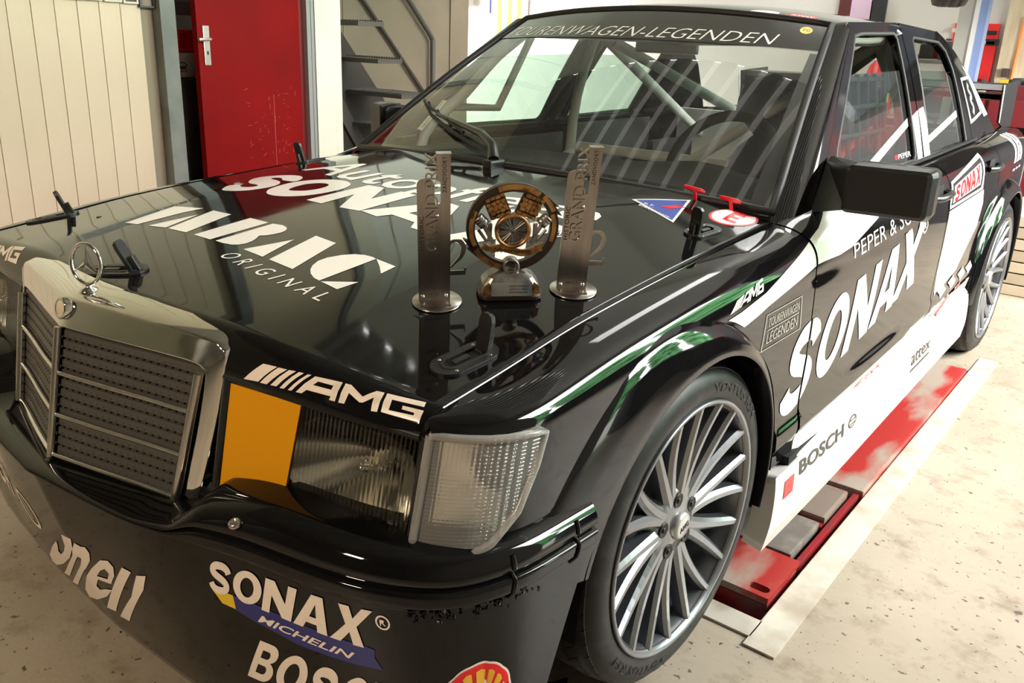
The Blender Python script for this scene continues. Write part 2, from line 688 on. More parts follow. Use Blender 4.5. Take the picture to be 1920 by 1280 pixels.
# heavy grotesque capitals in the unit square
_S = stroke(smooth_line([(.86, .70), (.80, .80), (.66, .87), (.50, .885), (.32, .86), (.20, .77), (.20, .66), (.32, .575), (.5, .51), (.68, .44), (.80, .34), (.80, .23), (.68, .14), (.50, .115), (.34, .13), (.20, .20), (.14, .30)], 4), .235)
GLY = {
    'S': [_S],
    'O': [[ell(.5, .5, .5, .5, 36), ell(.5, .5, .235, .30, 30)]],
    'N': [[[(0, 0), (.27, 0), (.27, .56), (.70, 0), (1, 0), (1, 1), (.73, 1), (.73, .44), (.30, 1), (0, 1)]]],
    'A': [[[(0, 0), (.29, 0), (.345, .19), (.655, .19), (.71, 0), (1, 0), (.66, 1), (.34, 1)], [(.40, .38), (.60, .38), (.5, .76)]]],
    'X': [[[(0, 0), (.31, 0), (.5, .32), (.69, 0), (1, 0), (.66, .51), (.98, 1), (.68, 1), (.5, .70), (.32, 1), (.02, 1), (.34, .51)]]],
    'B': [[[(0, 0), (.60, 0)] + arc(.60, .28, .40, .28, -PI / 2, PI / 2 - .35, 10) + arc(.58, .755, .36, .245, -PI / 2 + .45, PI / 2, 10) + [(0, 1)], [(.28, .19), (.56, .19)] + arc(.56, .305, .14, .115, -PI / 2, PI / 2, 8) + [(.28, .42)], [(.28, .60), (.54, .60)] + arc(.54, .70, .11, .10, -PI / 2, PI / 2, 8) + [(.28, .80)]]],
    'C': [stroke(smooth_line([(.86, .70), (.78, .82), (.62, .885), (.46, .88), (.26, .78), (.16, .60), (.15, .42), (.24, .24), (.42, .125), (.60, .115), (.78, .19), (.87, .32)], 4), .24)],
    'H': [[[(0, 0), (.29, 0), (.29, .39), (.71, .39), (.71, 0), (1, 0), (1, 1), (.71, 1), (.71, .61), (.29, .61), (.29, 1), (0, 1)]]],
}
WID = {'S': .88, 'O': 1.0, 'N': .96, 'A': 1.02, 'X': .98, 'B': .92, 'C': .92, 'H': .96}


def heavy(s, Q, gap=.09, lean=0.):
    """a word in the heavy capitals, filling quad Q; returns groups"""
    tot = sum(WID[c] for c in s) + gap * (len(s) - 1)
    f = quad(Q)
    x = 0.
    out = []
    for c in s:
        for g in GLY[c]:
            out.append([[f((x + p[0] * WID[c]) / tot + lean * (p[1] - .5), p[1]) for p in q] for q in g])
        x += WID[c] + gap
    return out


def each(polys_groups):
    return polys_groups


# ------------------------------------------------------------------ materials (all procedural)
def nodes(name):
    m = bpy.data.materials.new(name)
    m.use_nodes = True
    nt = m.node_tree
    b = nt.nodes['Principled BSDF']
    return m, nt, b


def mat(name, col, rough=.5, metal=0., coat=0., spec=.5, ior=1.5, noise=None, bump=None, rnoise=None, emit=None, coat_rough=.03):
    """noise = (scale, colour 2, low, high[, detail]) mixes a second colour in; bump = (scale, strength); rnoise = (scale, roughness 2)"""
    m, nt, b = nodes(name)
    b.inputs['Base Color'].default_value = (*col, 1)
    b.inputs['Roughness'].default_value = rough
    b.inputs['Metallic'].default_value = metal
    b.inputs['Coat Weight'].default_value = coat
    b.inputs['Coat Roughness'].default_value = coat_rough
    b.inputs['Specular IOR Level'].default_value = spec
    b.inputs['IOR'].default_value = ior
    tc = nt.nodes.new('ShaderNodeTexCoord')

    def tex(scale, detail=4., stretch=None):
        n = nt.nodes.new('ShaderNodeTexNoise')
        n.inputs['Scale'].default_value = scale
        n.inputs['Detail'].default_value = detail
        if stretch:
            mp = nt.nodes.new('ShaderNodeMapping')
            mp.inputs['Scale'].default_value = stretch
            nt.links.new(tc.outputs['Object'], mp.inputs[0])
            nt.links.new(mp.outputs[0], n.inputs['Vector'])
        else:
            nt.links.new(tc.outputs['Object'], n.inputs['Vector'])
        return n

    def ramp(src, lo, hi):
        r = nt.nodes.new('ShaderNodeMapRange')
        r.inputs['From Min'].default_value = lo
        r.inputs['From Max'].default_value = hi
        nt.links.new(src, r.inputs['Value'])
        return r.outputs[0]
    if noise:
        n = tex(noise[0], noise[4] if len(noise) > 4 else 5., noise[5] if len(noise) > 5 else None)
        f = ramp(n.outputs['Fac'], noise[2], noise[3])
        mx = nt.nodes.new('ShaderNodeMix')
        mx.data_type = 'RGBA'
        mx.inputs[6].default_value = (*col, 1)
        mx.inputs[7].default_value = (*noise[1], 1)
        nt.links.new(f, mx.inputs[0])
        nt.links.new(mx.outputs[2], b.inputs['Base Color'])
    if rnoise:
        n = tex(rnoise[0], 6.)
        r = nt.nodes.new('ShaderNodeMapRange')
        r.inputs['From Min'].default_value = .42
        r.inputs['From Max'].default_value = .62
        r.inputs['To Min'].default_value = rough
        r.inputs['To Max'].default_value = rnoise[1]
        nt.links.new(n.outputs['Fac'], r.inputs['Value'])
        nt.links.new(r.outputs[0], b.inputs['Roughness'])
    if bump:
        n = tex(bump[0], bump[2] if len(bump) > 2 else 4.)
        bp = nt.nodes.new('ShaderNodeBump')
        bp.inputs['Strength'].default_value = bump[1]
        bp.inputs['Distance'].default_value = bump[3] if len(bump) > 3 else .002
        nt.links.new(n.outputs['Fac'], bp.inputs['Height'])
        nt.links.new(bp.outputs[0], b.inputs['Normal'])
    if emit:
        b.inputs['Emission Color'].default_value = (*emit[0], 1)
        b.inputs['Emission Strength'].default_value = emit[1]
    return m


def glass_mat(name, tint, refl=1., rough=.0, ior=1.5, haze=0., wave=None, refr=None):
    """thin clear pane: tinted see-through plus a Fresnel reflection; wave = (axis, scale, strength) moulds ribs into it"""
    m = bpy.data.materials.new(name)
    m.use_nodes = True
    nt = m.node_tree
    nt.nodes.clear()
    out = nt.nodes.new('ShaderNodeOutputMaterial')
    tr = nt.nodes.new('ShaderNodeBsdfTransparent')
    tr.inputs[0].default_value = (*tint, 1)
    if refr:
        tr = nt.nodes.new('ShaderNodeBsdfRefraction')
        tr.inputs['Color'].default_value = (*tint, 1)
        tr.inputs['Roughness'].default_value = refr
        tr.inputs['IOR'].default_value = 1.12
    gl = nt.nodes.new('ShaderNodeBsdfGlossy')
    gl.inputs['Color'].default_value = (refl, refl, refl, 1)
    gl.inputs['Roughness'].default_value = rough
    fr = nt.nodes.new('ShaderNodeFresnel')
    ge = nt.nodes.new('ShaderNodeNewGeometry')       # the same pane seen from either side
    mr = nt.nodes.new('ShaderNodeMapRange')
    mr.inputs['To Min'].default_value = ior
    mr.inputs['To Max'].default_value = 1 / ior
    nt.links.new(ge.outputs['Backfacing'], mr.inputs['Value'])
    nt.links.new(mr.outputs[0], fr.inputs['IOR'])
    mx = nt.nodes.new('ShaderNodeMixShader')
    nt.links.new(fr.outputs[0], mx.inputs[0])
    nt.links.new(tr.outputs[0], mx.inputs[1])
    nt.links.new(gl.outputs[0], mx.inputs[2])
    last = mx
    if haze:
        df = nt.nodes.new('ShaderNodeBsdfDiffuse')
        df.inputs[0].default_value = (.8, .8, .78, 1)
        m2 = nt.nodes.new('ShaderNodeMixShader')
        m2.inputs[0].default_value = haze
        nt.links.new(mx.outputs[0], m2.inputs[1])
        nt.links.new(df.outputs[0], m2.inputs[2])
        last = m2
    if wave:
        tc = nt.nodes.new('ShaderNodeTexCoord')
        hs = []
        for ax, sc, stg in wave:
            w = nt.nodes.new('ShaderNodeTexWave')
            w.bands_direction = ax
            w.inputs['Scale'].default_value = sc
            w.inputs['Distortion'].default_value = 0
            nt.links.new(tc.outputs['Object'], w.inputs['Vector'])
            bp = nt.nodes.new('ShaderNodeBump')
            bp.inputs['Strength'].default_value = stg
            bp.inputs['Distance'].default_value = .002
            nt.links.new(w.outputs['Fac'], bp.inputs['Height'])
            if hs:
                nt.links.new(hs[-1].outputs[0], bp.inputs['Normal'])
            hs.append(bp)
        nt.links.new(hs[-1].outputs[0], gl.inputs['Normal'])
        nt.links.new(hs[-1].outputs[0], fr.inputs['Normal'])
        if refr:
            nt.links.new(hs[-1].outputs[0], tr.inputs['Normal'])
    nt.links.new(last.outputs[0], out.inputs[0])
    return m


M_black = mat('black paint', (.004, .004, .0045), .04, coat=.0, spec=.32, rnoise=(9., .065))
M_blackp = mat('black plastic', (.010, .010, .010), .38, noise=(40, (.018, .018, .017), .45, .7))
M_satin = mat('satin black', (.012, .012, .012), .30)
M_gap = mat('shadowless gap black', (.003, .003, .003), .8)
M_rubber = mat('seal rubber', (.010, .010, .010), .55)
M_white = mat('white paint', (.80, .79, .76), .12, coat=.3, noise=(6, (.70, .68, .63), .5, .75))
M_vinyl = mat('white vinyl', (.86, .84, .81), .22)
M_vinylw = mat('worn white vinyl', (.80, .70, .62), .30, noise=(30, (.66, .58, .50), .58, .75))
M_vgrey = mat('grey vinyl', (.42, .40, .37), .25)
M_red = mat('red vinyl', (.72, .010, .018), .25)
M_blue = mat('blue vinyl', (.03, .07, .34), .25)
M_navy = mat('navy vinyl', (.02, .022, .16), .3)
M_yel = mat('yellow vinyl', (.72, .50, .02), .3)
M_blk_v = mat('black vinyl', (.008, .008, .009), .25)
M_amber = mat('amber tape', (.62, .265, .002), .42, spec=.2, noise=(55, (.50, .18, .002), .70, .78))
M_chrome = mat('chrome', (.78, .77, .76), .03, 1., rnoise=(14, .07))
M_chromed = mat('dull chrome', (.62, .60, .57), .22, 1.)
M_slat = mat('grille slats', (.055, .050, .045), .42)
M_slatd = mat('grille depths', (.012, .011, .010), .7)
M_glass = glass_mat('windscreen glass', (.90, .93, .90), haze=.008)
M_plexi = glass_mat('green side glass', (.42, .57, .49), haze=.02)
M_plexid = glass_mat('dark side glass', (.45, .52, .50), haze=.01)
M_lens = glass_mat('ribbed headlamp glass', (.86, .86, .82), rough=.05, refr=.05, wave=(('X', 42., .55),))
M_lens2 = glass_mat('prismed indicator lens', (.95, .93, .90), rough=.10, haze=.16, refr=.22, wave=(('Z', 60., .8), ('X', 60., .8)))
M_refl = mat('lamp reflector', (.90, .88, .84), .16, 1.)
M_bulb = mat('amber bulb', (.22, .09, .055), .3)
M_tyre = mat('tyre rubber', (.020, .018, .016), .6, spec=.22, noise=(18, (.045, .041, .037), .45, .72), bump=(300, .15))
M_tyreside = mat('tyre sidewall', (.014, .014, .014), .45, spec=.25, noise=(25, (.035, .033, .03), .5, .75))
M_tyretext = mat('tyre lettering', (.008, .008, .008), .6)
M_rim = mat('silver wheel paint', (.22, .232, .255), .30, .85, coat=.4, noise=(9, (.22, .215, .21), .52, .75))
M_rimd = mat('brake dust silver', (.13, .125, .12), .5, .6)
M_steel = mat('brushed steel', (.50, .46, .43), .24, 1., noise=(60, (.36, .32, .30), .35, .7, 3., (1, 1, .04)))
M_bronze = mat('antique bronze', (.50, .26, .09), .38, .75, noise=(50, (.10, .055, .03), .45, .7))
M_pewter = mat('antique pewter', (.32, .30, .28), .34, .9, noise=(50, (.10, .09, .085), .45, .7))
M_dkbronze = mat('dark bronze', (.07, .052, .04), .4, .8)
M_etch = mat('etched lettering', (.015, .013, .012), .6)
M_plate = mat('engraved plate', (.42, .43, .44), .2, .8, noise=(30, (.20, .25, .32), .45, .6))
M_cage = mat('roll cage paint', (.42, .42, .40), .40)
M_bare = mat('pale grey cabin paint', (.60, .60, .57), .40)
M_cabin = mat('dark cabin', (.016, .016, .016), .60)
M_dash = mat('flocked dashboard', (.010, .010, .010), .85)
M_net = mat('webbing', (.012, .012, .013), .8)
M_redstrap = mat('red belt', (.45, .012, .012), .7)
# ------------------------------------------------------------------ workshop: floor with its lift pit, walls, ceiling, gate to the yard
def struct(o):
    o['kind'] = 'structure'
    return o


def floor_mat():
    m, nt, b = nodes('concrete floor')
    tc = nt.nodes.new('ShaderNodeTexCoord')

    def noise(scale, detail, rough=.6):
        n = nt.nodes.new('ShaderNodeTexNoise')
        n.inputs['Scale'].default_value = scale
        n.inputs['Detail'].default_value = detail
        n.inputs['Roughness'].default_value = rough
        nt.links.new(tc.outputs['Object'], n.inputs['Vector'])
        return n.outputs['Fac']

    def rng(src, a, c):
        r = nt.nodes.new('ShaderNodeMapRange')
        r.inputs['From Min'].default_value = a
        r.inputs['From Max'].default_value = c
        nt.links.new(src, r.inputs['Value'])
        return r.outputs[0]

    def mix(f, a, c):
        x = nt.nodes.new('ShaderNodeMix')
        x.data_type = 'RGBA'
        for k, s in ((0, f), (6, a), (7, c)):
            if isinstance(s, tuple):
                x.inputs[k].default_value = (*s, 1)
            elif isinstance(s, float):
                x.inputs[k].default_value = s
            else:
                nt.links.new(s, x.inputs[k])
        return x.outputs[2]
    c = mix(rng(noise(1.3, 6), .35, .70), (.41, .355, .28), (.31, .26, .195))
    c = mix(rng(noise(9., 8, .7), .52, .72), c, (.23, .18, .125))
    c = mix(rng(noise(38., 4, .5), .665, .69), c, (.10, .085, .07))
    c = mix(rng(noise(70., 2, .5), .70, .72), c, (.06, .05, .045))
    nt.links.new(c, b.inputs['Base Color'])
    b.inputs['Roughness'].default_value = .42
    bp = nt.nodes.new('ShaderNodeBump')
    bp.inputs['Strength'].default_value = .25
    bp.inputs['Distance'].default_value = .004
    nt.links.new(noise(60., 5), bp.inputs['Height'])
    nt.links.new(bp.outputs[0], b.inputs['Normal'])
    return m


M_floor = floor_mat()
PX0, PX1, PY0, PY1 = .34, .887, .258, 2.36
b = MB()
for x0, x1, y0, y1 in ((-8, PX0, -8, 9), (PX1, 3.8, -8, 9), (PX0, PX1, -8, PY0), (PX0, PX1, PY1, 9)):
    b.box(((x0 + x1) / 2, (y0 + y1) / 2, -.06), (x1 - x0, y1 - y0, .12))
struct(b.build('floor', M_floor))
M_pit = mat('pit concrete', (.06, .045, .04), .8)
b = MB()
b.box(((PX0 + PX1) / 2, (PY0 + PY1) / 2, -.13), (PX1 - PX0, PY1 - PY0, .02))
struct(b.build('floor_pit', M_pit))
M_edge = mat('worn steel edging', (.62, .58, .50), .34, .25, noise=(9, (.42, .36, .28), .45, .7))
b = MB()
b.box((PX1 + .033, (PY0 + 2.52) / 2 - .03, .003), (.070, 2.52 - PY0 + .13, .006))
b.box(((PX0 + PX1) / 2 - .0, PY0 - .031, .003), (PX1 - PX0 + .002, .066, .006))
b.box((PX1 - .003, (PY0 + PY1) / 2, -.045), (.006, PY1 - PY0, .09))
b.box(((PX0 + PX1) / 2, PY0 + .003, -.045), (PX1 - PX0, .006, .09))
struct(b.build('trim_1', M_edge))

# red scissor lift lying in the pit
M_lift = mat('worn red paint', (.36, .030, .026), .38, noise=(7, (.33, .27, .22), .46, .60, 8., (1, .35, 1)))
M_liftd = mat('red lift side', (.24, .012, .016), .4, noise=(10, (.12, .03, .03), .5, .7))
M_pad = mat('dark grey rubber pad', (.15, .13, .115), .55, noise=(30, (.22, .19, .165), .4, .7))
lift = empty('car_lift', (.62, 1.3, -.12), 'red worn scissor lift lying in a floor pit beside the parked car', 'lift')
b = MB()
b.box((.62, 1.664, -.012), (.520, 1.330, .060), bev=.006)
b.build('deck', M_lift, lift)
b = MB()
b.box((.876 - .006, 1.66, -.035), (.012, 1.32, .09))
b.build('deck_side', M_liftd, lift)
b = MB()
out = rrect(.61, .432, .520, .200, .004, 2)
slot = [(q[0], q[1]) for q in rrect(.836, .362, .050, .026, .0125, 6)]
b.prism([[out, slot]], -.002, .016)
b.build('front_plate', M_lift, lift)
b = MB()
b.prism([[out]], -.10, -.004)
b.build('front_block', M_liftd, lift)
b = MB()
b.box((.59, .652, -.002), (.500, .205, .030), bev=.006)
b.build('rubber_pad', M_pad, lift)
b = MB()
b.box((.60, .878, -.004), (.49, .195, .040), bev=.008)
b.build('middle_plate', mat('bare worn plate', (.30, .24, .20), .35, .3, noise=(8, (.34, .05, .04), .56, .70)), lift)
b = MB()
b.box((.60, .764, -.03), (.49, .022, .06))
b.build('cross_beam', M_liftd, lift)
b = MB()
b.box((.862, .76, -.022), (.016, .50, .056), bev=.002)
b.build('side_rail', M_liftd, lift)
b = MB()
b.tube([(.50, .285, -.045), (.80, .285, -.045)], .022, 12)
b.build('roller', M_pad, lift)
b = MB()
b.box((.62, 1.3, -.09), (.40, 2.0, .06))
b.build('lift_base', M_liftd, lift)

# left wall: cream boards with recessed joints
M_cream = mat('cream wall board', (.80, .66, .50), .42, noise=(2.2, (.72, .58, .44), .35, .75, 6., (1, 1, .25)))
M_joint = mat('board joint', (.34, .28, .20), .7)
XW = -3.2
b = MB()
b.box((XW - .06, -2.985, 2.3), (.08, 8.5, 4.6))
wall = struct(b.build('wall_left', M_joint))
b = MB()
b.box((0, 0, 0), (.022, .1105, 4.6), bev=.003)
me = b.mesh('wall_board')
me.materials.append(M_cream)
y = 1.2475 - .115
wy = []
while y > -6.6:
    wy.append(y)
    y -= .1133
for y in wy:
    o = bpy.data.objects.new('wall_board', me)
    COL.objects.link(o)
    o.parent = wall
    o.location = (XW - .011, y, 2.3)
# grey steel door post and the far jamb
M_gsteel = mat('grey painted steel', (.15, .158, .152), .45, noise=(4, (.25, .26, .25), .4, .7))
M_gsteel2 = mat('light grey painted steel', (.30, .31, .31), .4)
b = MB()
b.box((XW + .01, 1.312, 2.3), (.10, .09, 4.6), bev=.004)
struct(b.build('trim_2', M_gsteel))
b = MB()
b.box((XW - .01, 2.285, 2.3), (.09, .030, 4.6))
b.box((XW + .006, 2.318, 2.3), (.05, .022, 4.6))
b.box((XW - .03, 2.340, 2.3), (.08, .012, 4.6))
struct(b.build('trim_3', M_gsteel2))
# white end of the wall with one joint
M_wwall = mat('white wall paint', (.84, .80, .70), .5, noise=(3, (.78, .73, .62), .4, .7))
b = MB()
b.box((XW - .02, 2.425, 2.3), (.08, .155, 4.6))
b.box((XW - .02, 2.535, 2.3), (.07, .055, 4.6))
b.box((XW - .40, 2.53, 2.3), (.70, .06, 4.6))
struct(b.build('wall_end', M_wwall))
b = MB()
b.box((XW - .05, 1.80, 3.32), (.08, .95, 2.56))
struct(b.build('wall_over_door', M_cream))

# red door standing ajar with handle
door = struct(empty('door_1', (XW, 2.235, 0)))
M_reddoor = mat('red door paint', (.24, .0055, .006), .45, spec=.10, noise=(3.5, (.20, .006, .007), .35, .7))
DA = .10
DM = T((XW, 2.235, 0), rz=DA)
b = MB()
b.box((-.02, -.385, 1.03), (.042, .77, 2.02), DM, bev=.003)
b.build('door_leaf', M_reddoor, door)
b = MB()
random.seed(11)
for i in range(46):
    y0 = -random.uniform(.05, .45)
    z0 = .45 + random.random() * .42
    a = random.uniform(-.6, .6) if i % 3 else 1.5
    L = random.uniform(.006, .035)
    b.box((0, 0, 0), (.0006, L, .0011), DM @ T((.0014, y0, z0), rx=a))
b.box((.0014, -.235, .60), (.0006, .0016, .46), DM)
o = b.build('door_scratches', mat('scratch', (.62, .20, .16), .6), door)
o['kind'] = 'stuff'
M_alu = mat('aluminium', (.72, .70, .66), .3, .9)
b = MB()
b.box((.005, -.715, 1.115), (.008, .042, .215), DM, bev=.003)
b.build('handle_plate', M_alu, door)
b = MB()
b.tube([(.006, -.715, 1.150), (.045, -.715, 1.150), (.052, -.722, 1.150), (.052, -.775, 1.149), (.050, -.800, 1.147)], .0095, 10, DM)
b.build('door_handle', M_alu, door)
b = MB()
b.box((.010, -.713, 1.075), (.002, .008, .020), DM)
b.build('keyhole', M_gap, door)
b = MB()
b.box((XW - .03, 2.255, 1.0), (.05, .035, 2.0))
struct(b.build('trim_4', mat('dark red frame', (.16, .006, .008), .45)))

# store room seen through the gap
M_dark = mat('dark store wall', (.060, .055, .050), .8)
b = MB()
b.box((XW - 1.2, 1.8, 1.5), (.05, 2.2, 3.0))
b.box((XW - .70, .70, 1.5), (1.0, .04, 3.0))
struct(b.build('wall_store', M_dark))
b = MB()
b.box((XW - .35, 1.52, 1.335), (.30, .46, .030))
b.box((XW - .20, 1.52, 1.30), (.02, .46, .05))
o = tag(b.build('store_shelf', M_gsteel), 'dark grey store shelf behind the gap of the red door', 'shelf')
for i, (y, c) in enumerate(((1.425, (.58, .42, .06)), (1.47, (.55, .38, .05)), (1.51, (.62, .46, .08)))):
    b = MB()
    b.tube([(XW - .30, y, 1.352), (XW - .30, y + .01, 1.46)], .011, 8)
    b.lathe([(.011, 0), (.016, .01), (.016, .03), (0, .035)], 10, T((XW - .30, y + .01, 1.46)))
    tag(b.build('hand_tool', mat('yellow handle', c, .4)), ('yellow handled tool on the dark store shelf, nearest the door post', 'yellow handled tool standing second from the door post on the store shelf', 'yellow handled tool on the dark store shelf, nearest the red door')[i], 'tool', 'yellow handles on the store shelf')
crate = empty('red_crate', (XW - .24, 1.49, 1.06), 'red mesh crate over a white bin behind the red door gap', 'crate')
M_redpl = mat('red plastic', (.62, .015, .015), .4)
b = MB()
b.box((XW - .26, 1.50, 1.135), (.30, .30, .125), bev=.012)
b.build('crate_body', M_redpl, crate)
b = MB()
for i in range(9):
    for j in range(5):
        b.box((XW - .108, 1.385 + i * .015, 1.10 + j * .017), (.003, .008, .009))
o = b.build('crate_holes', mat('dark red', (.22, .006, .006), .6), crate)
o['kind'] = 'stuff'
b = MB()
b.tube([(XW - .2, 1.455, 1.20), (XW - .2, 1.465, 1.26), (XW - .2, 1.49, 1.26), (XW - .2, 1.495, 1.20)], .006, 6)
b.build('crate_handle', M_redpl, crate)
bin_ = empty('white_bin', (XW - .24, 1.49, .93), 'white plastic bin with a printed mark under the red crate', 'bin')
M_wp = mat('white plastic', (.62, .62, .60), .4)
b = MB()
b.lathe([(0, .93), (.13, .93), (.145, 1.06), (.15, 1.065), (.14, 1.07), (0, 1.06)], 28, T((XW - .26, 1.50, 0)))
b.build('bin_body', M_wp, bin_)


def on_bin(groups, m):
    bb = MB()
    bb.prism(groups, 0, .0015, Matrix(((0, 0, 1, XW - .1155), (1, 0, 0, 1.477), (0, 1, 0, .985), (0, 0, 0, 1))))
    bb.build('bin_print', m, bin_)


on_bin([word('AOC', [(-.022, -.012), (.026, -.012), (.026, .010), (-.022, .010)], bold=.03)], M_blk_v)
on_bin([stroke(smooth_line([(-.026, .012), (-.012, .026), (.004, .030), (.022, .020), (.030, .012)], 4), .004)], M_blk_v)
on_bin([[[(-.028, -.024), (.030, -.024), (.030, -.018), (-.028, -.018)]]], M_red)
drum = empty('grey_drum', (XW - .26, 1.52, 0), 'dark grey steel drum under the white bin behind the door gap', 'drum')
b = MB()
b.lathe([(0, 0), (.15, 0), (.155, .01), (.15, .30), (.156, .31), (.15, .32), (.150, .60), (.156, .61), (.15, .62), (.148, .925), (0, .928)], 32, T((XW - .27, 1.535, 0)))
b.build('drum_body', mat('dark drum', (.05, .05, .045), .35, .5), drum)
for i in range(3):
    b = MB()
    b.tube([(XW - .09, 1.42 + i * .045, 0.02), (XW - .12, 1.36 + i * .045, .62 - i * .08)], .016, 8)
    tag(b.build('hose_pipe', mat('black hose', (.02, .02, .02), .5)), ('longest black hose leaning against the dark drum behind the door post', 'middle black hose leaning against the dark drum behind the door gap', 'shortest black hose leaning by the drum close to the red door')[i], 'hose', 'black hoses behind the door')

# picture frames along the top of the left wall
random.seed(5)
M_frame_w = mat('white frame', (.70, .66, .58), .4)
M_frame_b = mat('dark frame', (.03, .022, .018), .4)
M_photo = mat('dark photograph', (.10, .075, .06), .3, noise=(25, (.35, .25, .18), .5, .7))
M_photo2 = mat('brown photograph', (.20, .11, .08), .3, noise=(20, (.10, .05, .04), .45, .7))


def frame(y0, y1, z0, z1, mf, mp, lab, grp=None, fw=.010):
    r = empty('picture_frame', (XW + .012, (y0 + y1) / 2, z0), lab, 'picture frame', grp)
    b = MB()
    yz_ = [[[(y0, z0), (y1, z0), (y1, z1), (y0, z1)], [(y0 + fw, z0 + fw), (y1 - fw, z0 + fw), (y1 - fw, z1 - fw), (y0 + fw, z1 - fw)]]]
    Mx = Matrix(((0, 0, 1, XW + .0005), (1, 0, 0, 0), (0, 1, 0, 0), (0, 0, 0, 1)))
    b.prism(yz_, 0, .022, Mx)
    b.build('frame', mf, r)
    b = MB()
    b.prism([[[(y0 + fw, z0 + fw), (y1 - fw, z0 + fw), (y1 - fw, z1 - fw), (y0 + fw, z1 - fw)]]], 0, .010, Mx)
    b.build('picture', mp, r)


frame(.50, .975, 1.324, 1.60, M_frame_w, M_photo, 'wide white picture frame at the top of the cream boarded wall')
frame(.985, 1.078, 1.322, 1.44, M_frame_w, M_photo, 'small white frame with a dark picture right of the wide frame')
frame(1.088, 1.170, 1.318, 1.44, M_frame_w, M_frame_b, 'small white frame with a black picture left of the brown picture')
frame(1.176, 1.262, 1.302, 1.45, M_frame_b, M_photo2, 'small dark frame with a brown picture nearest the grey door post')

# stairs in the alcove behind the wall end
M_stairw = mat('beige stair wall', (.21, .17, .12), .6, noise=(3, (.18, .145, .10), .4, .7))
b = MB()
b.box((-3.93, 3.62, 2.3), (.06, 2.04, 4.6))
b.box((-3.90, 4.48, 2.3), (.02, .17, 4.6))
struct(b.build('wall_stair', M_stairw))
b = MB()
b.box((-3.897, 4.398, 2.3), (.006, .006, 4.6))
b.box((-3.897, 3.20, 2.3), (.006, .008, 4.6))
struct(b.build('trim_5', mat('wall seam', (.26, .21, .15), .7)))
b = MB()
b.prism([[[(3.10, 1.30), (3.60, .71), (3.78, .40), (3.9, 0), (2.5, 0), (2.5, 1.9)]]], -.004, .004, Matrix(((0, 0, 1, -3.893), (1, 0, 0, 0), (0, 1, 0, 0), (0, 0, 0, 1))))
struct(b.build('wall_stair_shade', mat('painted stair shade', (.030, .025, .020), .7)))  # dark sheet painted in for the shade of the void under the stairs
stairs = empty('staircase', (-3.55, 3.3, 0), 'open grey steel staircase with grating treads behind the white wall end', 'staircase')
M_grate = mat('galvanised grating', (.13, .125, .115), .4, .7)
for i in range(7):
    yy = (3.50, 3.355, 3.31, 3.08, 2.90, 2.7, 2.5)[i]
    zz = .546 + .25 * i - .25
    b = MB()
    b.box((-3.56, yy, zz - .018), (.60, .24, .030))
    for k in range(22):
        b.box((-3.84 + k * .027, yy + .112, zz + .002), (.013, .012, .012))
        if i in (1, 2):
            b.box((-3.84 + k * .027, yy, zz + .002), (.006, .22, .008))
    b.build('tread', M_grate, stairs)
for x in (-3.87, -3.26):
    b = MB()
    b.prism([[[(3.62, 0), (3.50, 0), (2.20, 1.98), (2.32, 1.98)]]], -.012, .012, Matrix(((0, 0, 1, x - .0), (1, 0, 0, 0), (0, 1, 0, 0), (0, 0, 0, 1))))
    if x < -3.5:
        b.build('stringer', mat('stair stringer', (.06, .055, .05), .5), stairs)
M_railg = mat('grey handrail', (.085, .08, .072), .4, .2)
b = MB()
b.tube([(-3.865, 3.05, 1.80), (-3.865, 3.372, 1.458), (-3.865, 4.02, .775), (-3.865, 4.10, .69)], .016, 10)
b.build('lower_rail', mat('dark rail', (.045, .038, .03), .5), stairs)
b = MB()
b.tube(smooth_line([(-3.84, 3.45, 1.89), (-3.84, 3.80, 1.525), (-3.84, 4.06, 1.255), (-3.84, 4.115, 1.19), (-3.84, 4.125, 1.12), (-3.84, 4.125, .60), (-3.84, 4.125, 0)], 4), .022, 12)
b.build('handrail', M_railg, stairs)

# back wall, bright from the yard
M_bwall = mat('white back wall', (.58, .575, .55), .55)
YB = 6.0
b = MB()
b.box((-3.8, YB + .05, 2.3), (9.1, .1, 4.6))
struct(b.build('wall_back', M_bwall))
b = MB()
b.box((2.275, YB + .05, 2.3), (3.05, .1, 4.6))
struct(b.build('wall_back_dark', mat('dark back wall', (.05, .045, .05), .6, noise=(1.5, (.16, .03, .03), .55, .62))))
b = MB()
b.box((-7.9, 5.3, 2.3), (.1, 1.5, 4.6))
b.box((-7.9, -2.6, 2.3), (.1, 12.0, 4.6))
struct(b.build('wall_far_left', M_bwall))
post = empty('yellow_notice', (-4.5, YB - .01, 1.2), 'white notice with yellow stripes in a grey frame on the bright back wall', 'notice')
b = MB()
b.box((-4.52, YB - .006, 1.75), (.46, .010, 1.08))
b.build('notice_sheet', mat('notice paper', (.58, .58, .56), .5), post)
for x in (-4.66, -4.52, -4.40):
    b = MB()
    b.box((x, YB - .0125, 1.74), (.045, .004, 1.00))
    b.build('notice_stripe', mat('yellow stripe', (.62, .50, .03), .5), post)
b = MB()
b.box((-4.285, YB - .010, 1.75), (.016, .016, 1.10))
b.box((-4.52, YB - .010, 1.205), (.47, .016, .016))
b.build('notice_frame', mat('grey strip', (.38, .37, .36), .5), post)
b = MB()
b.tube([(-4.78, YB - .02, 1.46), (-4.78, YB - .02, 2.4)], .010, 8)
tag(b.build('blue_pipe', mat('blue pipe', (.06, .07, .30), .4)), 'thin dark blue pipe running up the bright back wall', 'pipe')
b = MB()
b.lathe([(0, 0), (.06, 0), (.07, .02), (.07, .20), (.05, .24), (0, .25)], 20, T((-5.05, YB - .09, 1.52)))
